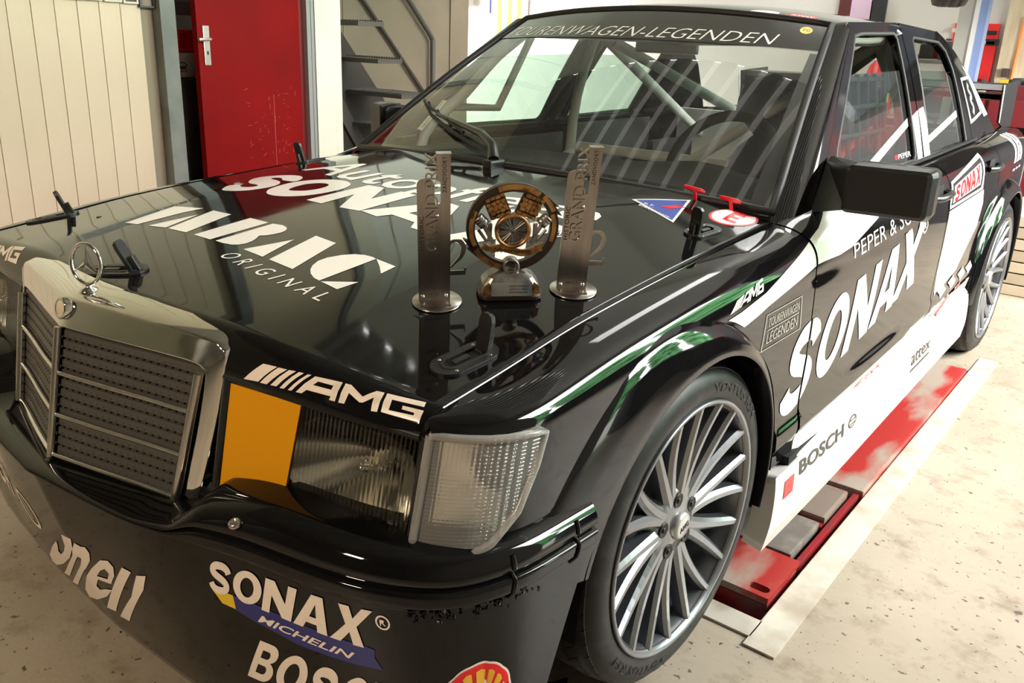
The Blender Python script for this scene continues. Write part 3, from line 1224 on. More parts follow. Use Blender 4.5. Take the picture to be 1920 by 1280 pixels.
tag(b.build('wall_lamp', mat('grey lamp glass', (.55, .53, .50), .5)), 'grey wall lamp on the bright back wall above the stairs', 'lamp')

# tool board, bottles, lift column and raised car at the back right
board = empty('tool_board', (-.25, YB - .03, .6), 'tall red tool board crowded with black tools at the back', 'tool board')
M_tred = mat('bright red board', (.78, .03, .03), .45)
b = MB()
b.box((-.07, YB - .02, 1.02), (.30, .03, .86))
b.build('board', M_tred, board)
random.seed(21)
for i in range(26):
    x = -.205 + .27 * random.random()
    z = .66 + .74 * random.random()
    w, h_ = random.choice(((.02, .10), (.05, .05), (.03, .07), (.07, .03), (.09, .045)))
    b = MB()
    b.box((x, YB - .055, z), (w, .035, h_), bev=.005)
    b.build('hung_tool', mat('tool %d' % i, random.choice(((.02, .02, .02), (.03, .03, .035), (.5, .5, .5), (.10, .09, .08), (.6, .55, .45))), .4, random.choice((0, 0, .6))), board)
for (x, y, h_, c, lab) in ((-.50, YB - .62, 1.24, (.70, .02, .02), 'red gas cylinder standing left of the red tool board'), (-.68, YB - .20, 1.16, (.55, .02, .02), 'shorter red gas cylinder nearest the car roof')):
    g = empty('gas_cylinder', (x, y, 0), lab, 'gas cylinder')
    b = MB()
    b.lathe([(0, 0), (.075, 0), (.08, .02), (.08, h_ - .12), (.06, h_ - .04), (.025, h_), (0, h_)], 24, T((x, y, 0)))
    b.build('cylinder_body', mat('cylinder red', c, .35), g)
    b = MB()
    b.lathe([(.02, h_), (.026, h_ + .01), (.026, h_ + .06), (0, h_ + .065)], 12, T((x, y, 0)))
    b.build('valve', M_alu, g)
    b = MB()
    b.box((x + .05, y - .07, h_ - .25), (.05, .012, .22), bev=.004)
    b.build('label_sleeve', mat('cylinder label', (.25, .35, .75), .4, noise=(14, (.75, .7, .2), .45, .55)), g)
b = MB()
b.box((-.20, YB - .30, 1.17), (.42, .30, .025))
b.box((-.20, YB - .30, .80), (.42, .30, .025))
for x in (-.40, -.01):
    for y in (-.43, -.17):
        b.box((x, YB + y, .62), (.02, .02, 1.2))
rack = tag(b.build('tool_trolley', M_gsteel), 'grey open tool trolley in front of the red tool board', 'trolley')
for i, (x, z, w, h_, c, lab) in enumerate(((-.30, 1.24, .10, .10, (.02, .02, .02), 'black tool case on the upper shelf of the grey trolley, left'), (-.18, 1.25, .08, .13, (.05, .05, .06), 'dark grey tool case on the upper shelf of the grey trolley, middle'), (-.06, 1.23, .12, .08, (.55, .52, .48), 'pale tool case on the upper shelf of the grey trolley, right'), (-.15, .90, .24, .17, (.02, .02, .02), 'wide black tool case on the lower shelf of the grey trolley'))):
    b = MB()
    b.box((x, YB - .31, z), (w, .16, h_), bev=.01)
    b.box((x, YB - .31, z + h_ / 2 + .012), (w * .5, .02, .015), bev=.004)
    tag(b.build('tool_case', mat('case %d' % i, c, .4)), lab, 'tool case')
col = empty('lift_column', (.05, YB - .9, 0), 'grey steel lift column with a bright blue edge under the raised car', 'lift')
b = MB()
b.box((.03, YB - .75, .93), (.13, .16, 1.86), bev=.006)
b.build('column', mat('pale grey column', (.50, .50, .48), .4), col)
b = MB()
b.box((.115, YB - .78, .93), (.045, .10, 1.86))
b.build('column_edge', mat('blue edge', (.28, .38, .72), .3), col)
b = MB()
b.box((.075, YB - .83, .93), (.025, .03, 1.86))
b.build('column_strip', mat('white strip', (.86, .87, .9), .35), col)
b = MB()
b.box((.30, YB - .03, 1.0), (.36, .05, 2.0))
pnl = tag(b.build('plywood_sheet', mat('pale timber', (.66, .56, .40), .55, noise=(5, (.55, .45, .30), .4, .7, 5, (8, 1, 1)))), 'pale timber panel against the back wall right of the lift column', 'panel')
b = MB()
b.box((.185, YB - .075, 1.115), (.045, .042, .06), bev=.006)
tag(b.build('switch_box', mat('dark switch', (.06, .045, .04), .5)), 'small dark switch box on the pale timber panel', 'switch')
b = MB()
b.tube([(.235, YB - .07, 1.5), (.225, YB - .07, .75)], .010, 8)
tag(b.build('orange_cable', mat('orange cable', (.70, .22, .05), .5)), 'orange cable hanging down the pale timber panel', 'cable')
up = empty('raised_car', (.35, YB - 1.3, 1.50), 'underside and dark tyre of a car raised on the lift column', 'car')
b = MB()
b.box((.95, YB - 1.0, 1.82), (1.5, 1.5, .34), bev=.08)
b.build('raised_body', mat('raised car body', (.07, .08, .10), .3), up)
b = MB()
b.box((.9, YB - 1.0, 1.63), (1.2, 1.3, .06))
b.build('raised_floor', mat('raised floor', (.03, .03, .032), .7), up)
b = MB()
b.lathe([(.17, -.10), (.25, -.10), (.29, -.085), (.30, -.05), (.295, -.045), (.30, -.04), (.30, -.01), (.295, -.005), (.30, 0), (.30, .035), (.295, .04), (.30, .045), (.29, .085), (.25, .10), (.17, .10)], 48, T((.06, YB - 1.55, 1.79), ry=PI / 2, rz=.35))
b.build('raised_tyre', mat('raised tyre', (.035, .035, .034), .6), up)
b = MB()
b.lathe([(0, .05), (.17, .09), (.175, -.05)], 30, T((.06, YB - 1.55, 1.79), ry=PI / 2, rz=.35))
b.build('raised_wheel', M_alu, up)
# notices above the roof
for x, w, c, lab in ((-1.06, .10, (.10, .025, .03), 'dark red notice left of the pink one above the car roof'), (-.93, .17, (.62, .46, .62), 'pink notice pinned on the back wall above the car roof'), (-.80, .12, (.025, .03, .035), 'black framed notice right of the pink one above the car roof')):
    b = MB()
    b.box((x, YB - .012, 1.58), (w, .02, .42), bev=.003)
    tag(b.build('wall_notice', mat('notice ' + lab[:8], c, .4)), lab, 'notice')
cab = empty('red_cabinet', (.42, YB - 1.2, 0), 'dark red cabinet behind the rear wing at the right edge', 'cabinet')
b = MB()
b.box((.52, YB - 1.0, .55), (.42, .5, 1.02), bev=.01)
b.build('cabinet_body', mat('dark red cabinet', (.13, .012, .018), .35), cab)
for i in range(4):
    b = MB()
    b.box((.50, YB - 1.262, .22 + i * .22), (.34, .02, .19), bev=.006)
    b.build('drawer', mat('drawer red', (.15, .014, .02), .35), cab)
random.seed(2)
for i in range(4):
    b = MB()
    b.box((.36 + .07 * i, YB - 1.0, 1.075), (.05, .2, .03 + .02 * (i % 2)), bev=.004)
    tag(b.build('small_box', mat('box %d' % i, ((.6, .45, .05), (.05, .05, .06), (.5, .05, .05), (.6, .6, .58))[i], .5)), ('small yellow box', 'small black box', 'small red box', 'small white box')[i] + ' lying on top of the dark red cabinet', 'box')
st_ = empty('timber_stack', (.62, 4.3, 0), 'stack of pale boards on the floor behind the tail of the car', 'stack')
for i in range(7):
    b = MB()
    b.box((.86 + .008 * (i % 3), 4.25, .03 + i * .062), (.42, .9, .055), bev=.004)
    b.build('board', mat('board %d' % (i % 2), ((.60, .50, .36), (.50, .41, .29))[i % 2], .6), st_)

# ceiling of ribbed sheet with clear roof-light strips, walls out of view, gate to the yard
M_ceil = mat('ribbed ceiling sheet', (.30, .30, .29), .5)
M_flat = mat('white ceiling boards', (.90, .89, .87), .5)
M_sky = mat('clear roof-light sheet', (.8, .8, .8), .5, emit=((1.0, .97, .90), .45))
ZC = 4.6
YR = 2.45
bs_, bl_ = MB(), MB()
for k, x in enumerate(np.arange(-7.0, 3.6, .28)):
    for dx0, dx1, z0, z1 in ((0, .07, 0, 0), (.07, .10, 0, -.05), (.10, .25, -.05, -.05), (.25, .28, -.05, 0)):
        for y0, y1, m in ((-8, .9, 0), (.9, YR, 1)):
            q = [(x + dx0, y0, ZC + z0), (x + dx0, y1, ZC + z0), (x + dx1, y1, ZC + z1), (x + dx1, y0, ZC + z1)]
            lit = m == 1 and dx0 == 0 and -2.15 < x < 2.6
            (bl_ if lit else bs_).add(q, [(0, 1, 2, 3)])
struct(bs_.build('ceiling', M_ceil))
struct(bl_.build('ceiling_rooflight', M_sky))
b = MB()
b.box((-1.7, (YR + 6.1) / 2, ZC - .03), (10.8, 6.1 - YR, .04))
struct(b.build('ceiling_boards', M_flat))
b = MB()
b.box((-.25, 4.5, ZC - .055), (.55, 2.7, .012))
struct(b.build('ceiling_skylight', mat('bright skylight', (.8, .8, .8), .5, emit=((1.0, 1.0, .98), 5.))))
b = MB()
b.box((3.7, -3.2, 2.3), (.2, 9.0, 4.6))
b.box((3.7, 3.65, 4.25), (.2, 4.7, .7))
struct(b.build('wall_right', M_bwall))
b = MB()
b.box((0, -7.6, 2.3), (14, .2, 4.6))
struct(b.build('wall_front', mat('dim front wall', (.20, .17, .13), .6)))
b = MB()
b.box((XW - .03, 4.25, 3.15), (.06, 3.5, 2.9))
up_w = struct(b.build('wall_upper', mat('upper white boards', (.86, .85, .82), .5)))
for k in range(5):
    b = MB()
    b.box((XW + .002, 2.75 + .7 * k, 3.15), (.008, .012, 2.9))
    struct(b.build('trim_6', M_joint))
b = MB()
b.box((14, 3.0, -.09), (20.4, 40, .10))
b.box((-5, 14, -.09), (17.6, 10, .10))
struct(b.build('ground_yard', mat('yard paving', (.36, .35, .33), .8, noise=(3, (.30, .29, .27), .4, .7))))
blocker = empty('dark_blocker', (3.2, 3.7, 0), 'unseen dark row added along the open gate to darken reflections in the car', 'dark_blocker')  # out of view, added so the arches and fender reflect something dark
M_blocker = mat('dark blocker paint', (.025, .024, .026), .5, noise=(3, (.05, .02, .02), .5, .7))
b = MB()
b.box((3.28, 3.7, .93), (.60, 4.4, .05), bev=.008)
b.build('blocker_top', mat('dark blocker top', (.05, .04, .03), .6), blocker)
for k in range(6):
    b = MB()
    b.box((3.32, 1.88 + .73 * k, .46), (.46, .70, .88), bev=.006)
    b.build('blocker_body', M_blocker, blocker)
    b = MB()
    b.box((3.08, 1.88 + .73 * k, .46), (.02, .64, .78), bev=.004)
    b.build('blocker_front', M_blocker, blocker)
# trees beyond the gate (they show as the green reflection in the fender)
M_leaf = mat('green leaves', (.05, .20, .07), .6, noise=(5, (.10, .32, .10), .4, .65))
M_bark = mat('bark', (.09, .07, .05), .9)
random.seed(9)
for i, (x, y, h_, lab) in enumerate(((9.6, 1.2, 4.2, 'leafy tree in the yard nearest the front edge of the open gate'), (9.9, 5.0, 5.6, 'tall leafy tree in the yard opposite the middle of the gate'), (9.3, 8.9, 6.6, 'tall leafy tree in the yard opposite the rear edge of the gate'), (8.2, 12.7, 7.2, 'tallest leafy tree, next to last down the yard'), (6.2, 16.6, 7.0, 'broad leafy tree farthest down the yard'))):
    t = empty('tree', (x, y, -.04), lab, 'tree')
    b = MB()
    b.tube([(x, y, -.05), (x + .1, y, h_ * .5)], .14, 8)
    b.build('trunk', M_bark, t)
    bm = bmesh.new()
    for q in range(70):
        a, rr = random.random() * 6.28, random.random() ** .5 * 1.35
        mtx = T((x + rr * math.cos(a) * .6, y + rr * math.sin(a), h_ * (.10 + .76 * random.random()))) @ Matrix.Scale(.42 + .3 * random.random(), 4)
        bmesh.ops.create_icosphere(bm, subdivisions=2, radius=1, matrix=mtx)
    for v in bm.verts:
        v.co += Vector((random.uniform(-.12, .12), random.uniform(-.12, .12), random.uniform(-.12, .12)))
    me = bpy.data.meshes.new('crown')
    bm.to_mesh(me)
    bm.free()
    link(me, 'crown', t, M_leaf)
# ------------------------------------------------------------------ the racing saloon
car = empty('racing_saloon', (0, 1.33, 0), 'black four door racing saloon with white sponsor lettering parked over the red lift', 'car')


def vz(y, z):
    """v of the side surface at height z"""
    lo, hi = 0., 1.
    for _ in range(40):
        m = (lo + hi) / 2
        if P_side(y, m)[..., 2] > z:
            lo = m
        else:
            hi = m
    return (lo + hi) / 2


def yz(pts):
    return [(y, vz(y, z)) for y, z in pts]


# bonnet
nu, nv = 90, 90
U = np.linspace(-1, 1, nu)
Vv = np.concatenate([np.linspace(0, .08, 14), np.linspace(.08, 1, nv - 13)[1:]])
uu, vv = np.meshgrid(U, Vv, indexing='ij')
X = P_hood(uu, vv)
# turned-down edges
ed = np.concatenate([X[:1] - (0, 0, .018), X, X[-1:] - (0, 0, .018)], 0)
hood = grid_mesh('bonnet', ed, M_black, car)

SV = (1, 1.0)
ARC = [(-.035 + .40 * math.sin(a), .325 + .40 * math.cos(a)) for a in np.linspace(1.60, -1.05, 40)]
f_out = [(y, 0.) for y in np.linspace(-.636, .462, 30)] + yz([(.464, .80), (.466, .74), (.468, .60), (.475, .45), (.485, .312)])
f_out += yz(ARC) + yz([(-.435, .585), (-.50, .562), (-.572, .562), (-.556, .65), (-.548, .722), (-.59, .724), (-.636, .726)])
panel('front_fender', [[f_out]], P_side, M_black, car, h=.022, thick=.02, mirror=True, flip=True)
grids = []


def flare(nm, P, a0, a1):
    th, k = np.meshgrid(np.linspace(a0, a1, 60), np.concatenate([np.linspace(0, 1, 28)]), indexing='ij')
    X = P(th, k)
    lip = X[:, -1:].copy()
    lip[..., 0] -= .05
    lip2 = lip.copy()
    lip2[..., 0] -= .22
    return grid_mesh(nm, np.concatenate([X, lip, lip2], 1), M_black, car, mirror=True)


flare('front_arch_flare', P_flare_front, -1.28, 1.80)
flare('rear_arch_flare', P_flare_rear, -1.62, 1.75)

# doors
d_out = [(y, 0.) for y in np.linspace(.470, 1.578, 40)] + yz([(1.580, .70), (1.578, .45)])
d_out += yz([(y, .361 + rise(y) * 1.) for y in np.linspace(1.56, .50, 24)]) + yz([(.482, .45), (.474, .60), (.472, .74)])
front_door, front_door_r = panel('front_door', [[d_out]], P_side, M_black, car, h=.025, thick=.02, mirror=True, flip=True)
RA = [(2.62 + .425 * math.sin(a), .325 + .425 * math.cos(a)) for a in np.linspace(-1.35, -.72, 14)]
r_out = [(y, 0.) for y in np.linspace(1.586, 2.36, 30)] + yz([(2.37, .80), (2.36, .72)]) + yz(RA[::-1])
r_out += yz([(y, .361 + rise(y)) for y in np.linspace(2.20, 1.572, 14)]) + yz([(1.585, .45), (1.588, .70)])
rear_door, rear_door_r = panel('rear_door', [[r_out]], P_side, M_black, car, h=.025, thick=.02, mirror=True, flip=True)
RB = [(2.62 + .425 * math.sin(a), .325 + .425 * math.cos(a)) for a in np.linspace(-.68, 1.8, 34)]
q_out = [(y, 0.) for y in np.linspace(2.368, 3.42, 30)] + yz([(3.43, .70), (3.43, .45), (3.40, .30), (3.06, .25)]) + yz(RB[::-1]) + yz([(2.366, .72), (2.376, .80)])
panel('rear_fender', [[q_out]], P_side, M_black, car, h=.03, thick=.02, mirror=True, flip=True)
# white lower cladding of the doors
for y0, y1, yb0, yb1, dr in ((.492, 1.562, .500, 1.545, (front_door, front_door_r)), (1.570, 2.205, 1.552, 2.17, (rear_door, rear_door_r))):
    q = yz([(y, .358 + rise(y)) for y in np.linspace(y0, y1, 26)]) + yz([(y, .307 + rise(y)) for y in np.linspace(yb1, yb0, 26)])
    cl = panel('door_cladding', [[q]], P_side, M_white, dr[0], h=.02, thick=.012, flip=True)
# sill under the doors
s_out = yz([(y, .302 + rise(y)) for y in np.linspace(.372, 2.17, 44)]) + [(2.20, .999), (.35, .999)] + yz([(.362, .20), (.368, .26)])
sill, sill_r = panel('side_sill', [[s_out]], P_side, M_white, car, h=.03, thick=.05, mirror=True, flip=True)

# A pillars, roof, window frames
uu, vv = np.meshgrid(np.linspace(0, 1, 16), np.linspace(-.16, 1, 40), indexing='ij')
grid_mesh('windscreen_pillar', P_pillar(uu, vv), M_black, car, mirror=True)
uu, vv = np.meshgrid(np.linspace(-1, 1, 50), np.linspace(0, 1, 40), indexing='ij')
X = P_roof(uu, vv)
X = np.concatenate([X[:1] - (0, 0, .02), X, X[-1:] - (0, 0, .02)], 0)
X = np.concatenate([X[:, :1] - (0, -.004, .014), X], 1)
roof = grid_mesh('roof_panel', X, M_black, car)
FW = [(.80, .915), (.865, .985), (1.235, 1.262), (1.30, 1.270), (1.585, 1.279), (1.60, 1.262), (1.512, .925), (1.49, .908)]
f_fr = [(.655, .884), (.74, .955), (1.15, 1.272), (1.22, 1.300), (1.655, 1.314), (1.668, 1.29), (1.578, .899)]
panel('front_door_frame', [[f_fr, FW]], P_green, M_black, car, h=.02, thick=.025, mirror=True)
RW = [(1.672, .925), (1.79, 1.264), (1.81, 1.272), (2.17, 1.264), (2.25, 1.235), (2.275, 1.17), (2.205, .925), (2.19, .912), (1.69, .912)]
r_fr = [(1.588, .899), (1.676, 1.29), (1.676, 1.314), (2.20, 1.302), (2.32, 1.25), (2.345, 1.16), (2.30, .915)]
panel('rear_door_frame', [[r_fr, RW]], P_green, M_black, car, h=.02, thick=.025, mirror=True)
c_fr = [(2.305, .915), (2.352, 1.16), (2.33, 1.25), (2.21, 1.304), (2.30, 1.285), (2.45, 1.235), (2.62, 1.14), (2.80, 1.00), (2.90, .912)]
c_pil, c_pil_r = panel('rear_pillar', [[c_fr]], P_green, M_black, car, h=.02, thick=.02, mirror=True)
wz = lambda y, z: (y, z)
panel('front_door_window', [[[(.80, .905), (.862, .975), (1.11, 1.165), (1.57, 1.175), (1.512, .905)]]], P_green, M_plexi, car, h=.05, off=-.012, mirror=True)
panel('rear_door_window', [[[(1.67, .905), (1.76, 1.175), (2.18, 1.17), (2.25, 1.15), (2.27, 1.11), (2.20, .905)]]], P_green, M_plexi, car, h=.05, off=-.012, mirror=True)
for s in (1, -1):
    b = MB()
    for q, w in ((FW, .010), (RW, .010)):
        P3 = [P_green(a, c) * (s, 1, 1) - (s * .004, 0, 0) for a, c in resample(q, .06)]
        b.tube([tuple(p) for p in P3] + [tuple(P3[0])], .006, 6, cap=False)
    b.build('window_seal', M_rubber, car)
    b = MB()
    pts = [tuple(P_green(y, side_ze(y) + .008) * (s, 1, 1) + (s * .004, 0, 0)) for y in np.linspace(.68, 2.34, 30)]
    b.tube(pts, .008, 6)
    b.build('belt_moulding', M_satin, car)

# windscreen, its black top banner and its rubber frame
uu, vv = np.meshgrid(np.linspace(-1, 1, 40), np.linspace(-.02, 1, 24), indexing='ij')
screen = grid_mesh('windscreen', P_screen(uu, vv), M_glass, car)
b = MB()
fr = [(u, 0) for u in np.linspace(-1, 1, 24)] + [(1, v) for v in np.linspace(0, 1, 10)][1:] + [(u, 1) for u in np.linspace(1, -1, 24)][1:] + [(-1, v) for v in np.linspace(1, 0, 10)][1:]
b.tube([tuple(P_screen(u, v)) for u, v in fr], .011, 8)
b.build('windscreen_seal', M_rubber, car)
# cowl between bonnet and windscreen
uu, kk = np.meshgrid(np.linspace(-1, 1, 40), np.linspace(0, 1, 5), indexing='ij')
A = P_hood(uu, np.ones_like(uu)) - (0, .01, .016)
B = P_screen(uu, np.zeros_like(uu) + .015) - (0, 0, .004)
X = A + (B - A) * kk[..., None]
X[:, 1:4, 2] -= .008
grid_mesh('cowl', X, M_blackp, car)
# tail: rear window, boot lid, rear skirt
uu, kk = np.meshgrid(np.linspace(-1, 1, 24), np.linspace(0, 1, 12), indexing='ij')
A = P_roof(uu, np.ones_like(uu)) - (0, 0, .004)
B = st(.60 * uu, 2.78 + .10 * (1 - uu ** 2), .93 + .02 * (1 - uu ** 2))
grid_mesh('rear_window', A + (B - A) * kk[..., None] + st(0 * kk, 0 * kk, .03 * np.sin(PI * kk)), M_glass, car)
C = st(.69 * uu, 3.42 + .04 * (1 - uu ** 2), .90 + .02 * (1 - uu ** 4))
B2 = st(.705 * uu, 2.80 + .10 * (1 - uu ** 2), .918 + .02 * (1 - uu ** 2))
X = B2 + (C - B2) * kk[..., None]
grid_mesh('boot_lid', X, M_black, car)
uu, kk = np.meshgrid(np.linspace(-1, 1, 30), np.linspace(0, 1, 14), indexing='ij')
a = np.abs(uu)
X = st(.76 * np.sign(uu) * np.minimum(1, 1.25 * a) , 3.43 + .07 * (1 - a ** 4) - .02 * kk, .90 - .72 * kk)
grid_mesh('rear_skirt', X, M_black, car, flip=True)
# under-floor keeps daylight out of the cabin and arches
b = MB()
b.box((0, 1.33, .20), (1.30, 2.0, .04))
b.box((0, 0.02, .46), (.96, .95, .03))
b.box((0, 2.70, .40), (.96, 1.2, .03))
b.box((0, -.46, .36), (1.36, .03, .40))
b.box((0, 3.36, .5), (1.3, .03, .55))
for s in (1, -1):
    b.box((s * .50, 0, .55), (.03, .90, .5))
    b.box((s * .55, 2.62, .55), (.03, 1.0, .5))
    b.box((s * .76, 1.3, .24), (.14, 1.70, .16))
b.build('floor_pan', M_gap, car)
# ------------------------------------------------------------------ bumper, lamps, radiator grille
S = np.linspace(-1, 1, 150)
Wv = np.concatenate([np.linspace(0, .06, 8), [.08, .10, .13, .16, .166, .172, .178, .184, .19, .196, .203, .21, .23, .25, .27, .28, .29, .295, .30, .31, .33], np.linspace(.36, 1, 22)])
ss, ww = np.meshgrid(S, Wv, indexing='ij')
X = P_bumper(ss, ww)
lip = X[:, -1:] + (0, .02, .0)
lip2 = X[:, -1:] * (.9, 1, 1) + (0, .30, .0)
X = np.concatenate([X, lip, lip2], 1)
bumper = grid_mesh('front_bumper', X, M_black, car, flip=False)
for s in (-1, 1):
    for sc, w in ((.555, .10),):
        b = MB()
        p = P_bumper(s * sc, w)
        b.lathe([(0, .004), (.004, .004), (.0045, .006), (.009, .005), (.010, .002), (.0102, 0)], 20, T(tuple(p), rx=.35))
        b.build('bumper_screw', M_steel, bumper)
for s in (1, -1):
    for a in (.932, .985):
        b = MB()
        pts = [tuple(P_bumper(s * a, w) + (s * .001, -.0005, 0)) for w in np.linspace(.08, .31, 8)]
        b.tube(pts, .0035, 6)
        b.build('bumper_clip', M_black, bumper)
# stone-chipped strip under the bumper corner
random.seed(3)
b = MB()
for i in range(90):
    a = random.uniform(.80, .965)
    p = P_bumper(a, random.gauss(.315, .012))
    r = random.uniform(.0012, .0034)
    b.box((0, 0, 0), (r * 2, r, r * 1.4), T(tuple(p), random.random() * 3, random.random() * 3, random.random() * 3))
o = b.build('stone_chips', M_black, bumper)
o['kind'] = 'stuff'

LA = [0, .72, .76, .80, .90, 1.0]


def P_lamp(a, z):
    a, z = np.broadcast_arrays(np.asarray(a, float), np.asarray(z, float))
    x = np.where(a < .74, .345 + (a / .74) * .363, ip(a, [.74, .80, .87, .93, .97, 1.0], [.708, .732, .765, .792, .804, .810]))
    y = np.where(a < .74, -.703 + (a / .74) * .056, ip(a, [.74, .80, .87, .93, .97, 1.0], [-.647, -.636, -.612, -.578, -.545, -.515]))
    return st(x, y + (z - .64) * .20, z)


for s in (1, -1):
    P = (lambda a, z, s=s: P_lamp(a, z) * (s, 1, 1))
    fl = s < 0
    nm = 'headlamp'
    # housing: back wall, floor, roof
    zt, zb = .714, .552
    aa, zz = np.meshgrid(np.linspace(-.03, .96, 14), np.linspace(zb - .006, zt + .004, 3), indexing='ij')
    fr = P(aa, zz) + (0, .002, 0)
    bk = fr + (0, .13, 0)
    bk[..., 0] *= .97
    ring = np.concatenate([fr[:, :1], bk[:, :1], bk[:, -1:], fr[:, -1:]], 1)
    lamp = grid_mesh('headlamp', ring, M_satin, car)
    bb = MB()
    bb.box((s * .53, -.55, .635), (.42, .004, .20))
    bb.box((s * .70, -.60, .635), (.006, .07, .16))
    bb.build('lamp_housing', M_satin, lamp)
    # reflectors
    for cx, wx, dep in ((.585, .105, .085),):
        n, m = 28, 12
        R = np.zeros((n + 1, m, 3))
        for i in range(n + 1):
            t = 2 * PI * i / n
            for j in range(m):
                r = .012 + (1 - .012) * j / (m - 1)
                q = r * min(1 / max(abs(math.cos(t)), 1e-6), 1 / max(abs(math.sin(t)), 1e-6), 1.16)
                px, pz = q * math.cos(t) * wx, q * math.sin(t) * .070
                R[i, j] = (s * (cx + px), -.668 + .17 * px + .012 + dep * (1 - min(1, r ** 2)) + .20 * pz * r, .632 + pz)
        grid_mesh('reflector', R, M_refl, lamp, flip=s > 0)
    bb = MB()
    bb.lathe([(0, -.034), (.006, -.032), (.008, -.02), (.009, 0), (.014, .004), (.014, .02)], 16, T((s * .585, -.60, .632), rx=-PI / 2))
    bb.build('bulb', M_refl, lamp)
    # amber taped inner third
    q = [(.012, zb), (.012, zt), (.30, zt), (.275, zb)]
    panel('taped_glass' if s > 0 else 'inner_glass', [[q]], P, M_amber if s > 0 else M_lens, lamp, h=.05, off=.002, thick=.006, flip=fl)
    q = [(.27, zb), (.295, zt), (.725, zt), (.725, zb)]
    panel('lamp_glass', [[q]], P, M_lens, lamp, h=.04, thick=.006, flip=fl)
    # indicator with clear prismed lens and amber bulb
    q = [(.748, .728), (.745, .640), (.742, .555), (.80, .553), (.87, .562), (.925, .582), (.965, .62), (.985, .68), (.992, .722), (.96, .727), (.86, .728)]
    ind = panel('indicator_lens', [[smooth_poly(q, 4)]], P, M_lens2, lamp, h=.02, off=.006, thick=.02, flip=fl)
    rim = MB()
    rim.tube([tuple(P(a, z) + np.array([s * .004, -.006, 0])) for a, z in resample(q, .05)] + [tuple(P(*q[0]) + np.array([s * .004, -.006, 0]))], .006, 8, cap=False)
    rim.build('lens_rim', glass_mat('frosted lens rim', (.80, .77, .74), rough=.25, haze=.22), lamp)
    aa, zz = np.meshgrid(np.linspace(.745, .985, 16), np.linspace(.560, .722, 10), indexing='ij')
    D = P(aa, zz)
    D[..., 1] += .035 + .035 * np.sin(PI * (aa - .745) / .24) * np.sin(PI * (zz - .56) / .162)
    D[..., 0] -= s * .012
    grid_mesh('indicator_reflector', D, M_refl, lamp, flip=fl)
    bb = MB()
    bb.lathe([(0, .052), (.018, .048), (.032, .035), (.036, .018), (.030, 0)], 20, T((s * .752, -.528, .668), rx=PI / 2, rz=s * .5))
    bb.build('indicator_bulb', M_bulb, lamp)
    # black frames round the lamp and beneath it
    bb = MB()
    bb.tube([tuple(P(a, .720)) for a in np.linspace(-.01, .72, 8)], .0075, 6)
    bb.tube([tuple(P(a, zb - .008)) for a in np.linspace(-.02, .80, 10)], .010, 6)
    bb.tube([tuple(P(.002, z)) for z in (zb - .008, .64, .722)], .008, 6)
    bb.tube([tuple(P(.735, z)) for z in (zb, .64, .722)], .006, 6)
    bb.build('lamp_frame', M_satin, car)
    aa, kk = np.meshgrid(np.linspace(-.06, .94, 14), np.linspace(0, 1, 5), indexing='ij')
    A = P(aa, zb - .010 + 0 * aa)
    B = A.copy()
    B[..., 1] += .01
    B[..., 2] -= .055
    grid_mesh('lamp_apron', A + (B - A) * kk[..., None] + st(0 * kk, -.012 * np.sin(PI * kk), 0 * kk), M_black, car, flip=s > 0)

# --- radiator grille: chromed shell, centre bar, louvres, strips, badge
grille = empty('radiator_grille')
grille.parent = car
grille.location = (0, -.75 - 1.33, .50)
LI = [(0, -.775, .738), (.10, -.752, .737), (.22, -.723, .735), (.285, -.708, .733), (.303, -.704, .727), (.310, -.704, .714), (.304, -.715, .65), (.294, -.729, .58), (.285, -.742, .522)]
LBd = [(0, -.757, .784), (.10, -.738, .782), (.22, -.713, .778), (.312, -.692, .773), (.334, -.688, .764), (.343, -.688, .750), (.334, -.700, .67), (.321, -.716, .585), (.309, -.734, .507)]
LBk = [(0, -.690, .797), (.10, -.684, .796), (.22, -.668, .791), (.318, -.650, .784), (.344, -.646, .774), (.352, -.646, .757), (.345, -.655, .67), (.333, -.672, .585), (.321, -.690, .505)]


def dense(L, n=5):
    return np.array(smooth_line(L, n))


def add_mid(a, b, bulge):
    m = (a + b) / 2
    return m + bulge


A, B, Cc = dense(LI), dense(LBd), dense(LBk)
dp = np.array([0, .018, 0.])
rows = [A + (0, .03, 0), A + (0, .004, 0), A + (0, -.001, .001), A + (B - A) * .05 + (0, -.002, 0), A + (B - A) * .10 + (0, -.002, 0), A + (B - A) * .5 + (0, -.0026, 0), A + (B - A) * .93 + (0, -.0015, 0), A + (B - A) * .985 + (0, -.0008, .0003), B + (0, .0006, .0008), B + (Cc - B) * .05 + (0, 0, .0014), B + (Cc - B) * .5 + (0, 0, .002), B + (Cc - B) * .95, Cc, Cc - (0, -.004, .014)]
X = np.stack(rows, 1)
Xf = X[::-1] * (-1, 1, 1)
XX = np.concatenate([Xf[:-1], X], 0)
grid_mesh('chrome_shell', XX, M_chrome, grille, flip=True)


def g_pt(x, f, dy=0.):
    """point in the grille opening: x across, f from top (0) to bottom (1)"""
    a = abs(x)
    z = .737 - .006 * a / .3 + (.520 - .737) * f
    y = ip(a, [0, .10, .22, .31], [-.775, -.752, -.722, -.702]) - .040 * f + dy
    return (x, float(y), z)


def xmax(f):
    return .310 - .026 * f


def rail(name, f, r, m, zs=1.0, dy=0.):
    for s in (1, -1):
        b = MB()
        b.tube([g_pt(s * x, f, dy) for x in np.linspace(.004, xmax(f), 8)], r, 8)
        b.build(name, m, grille)


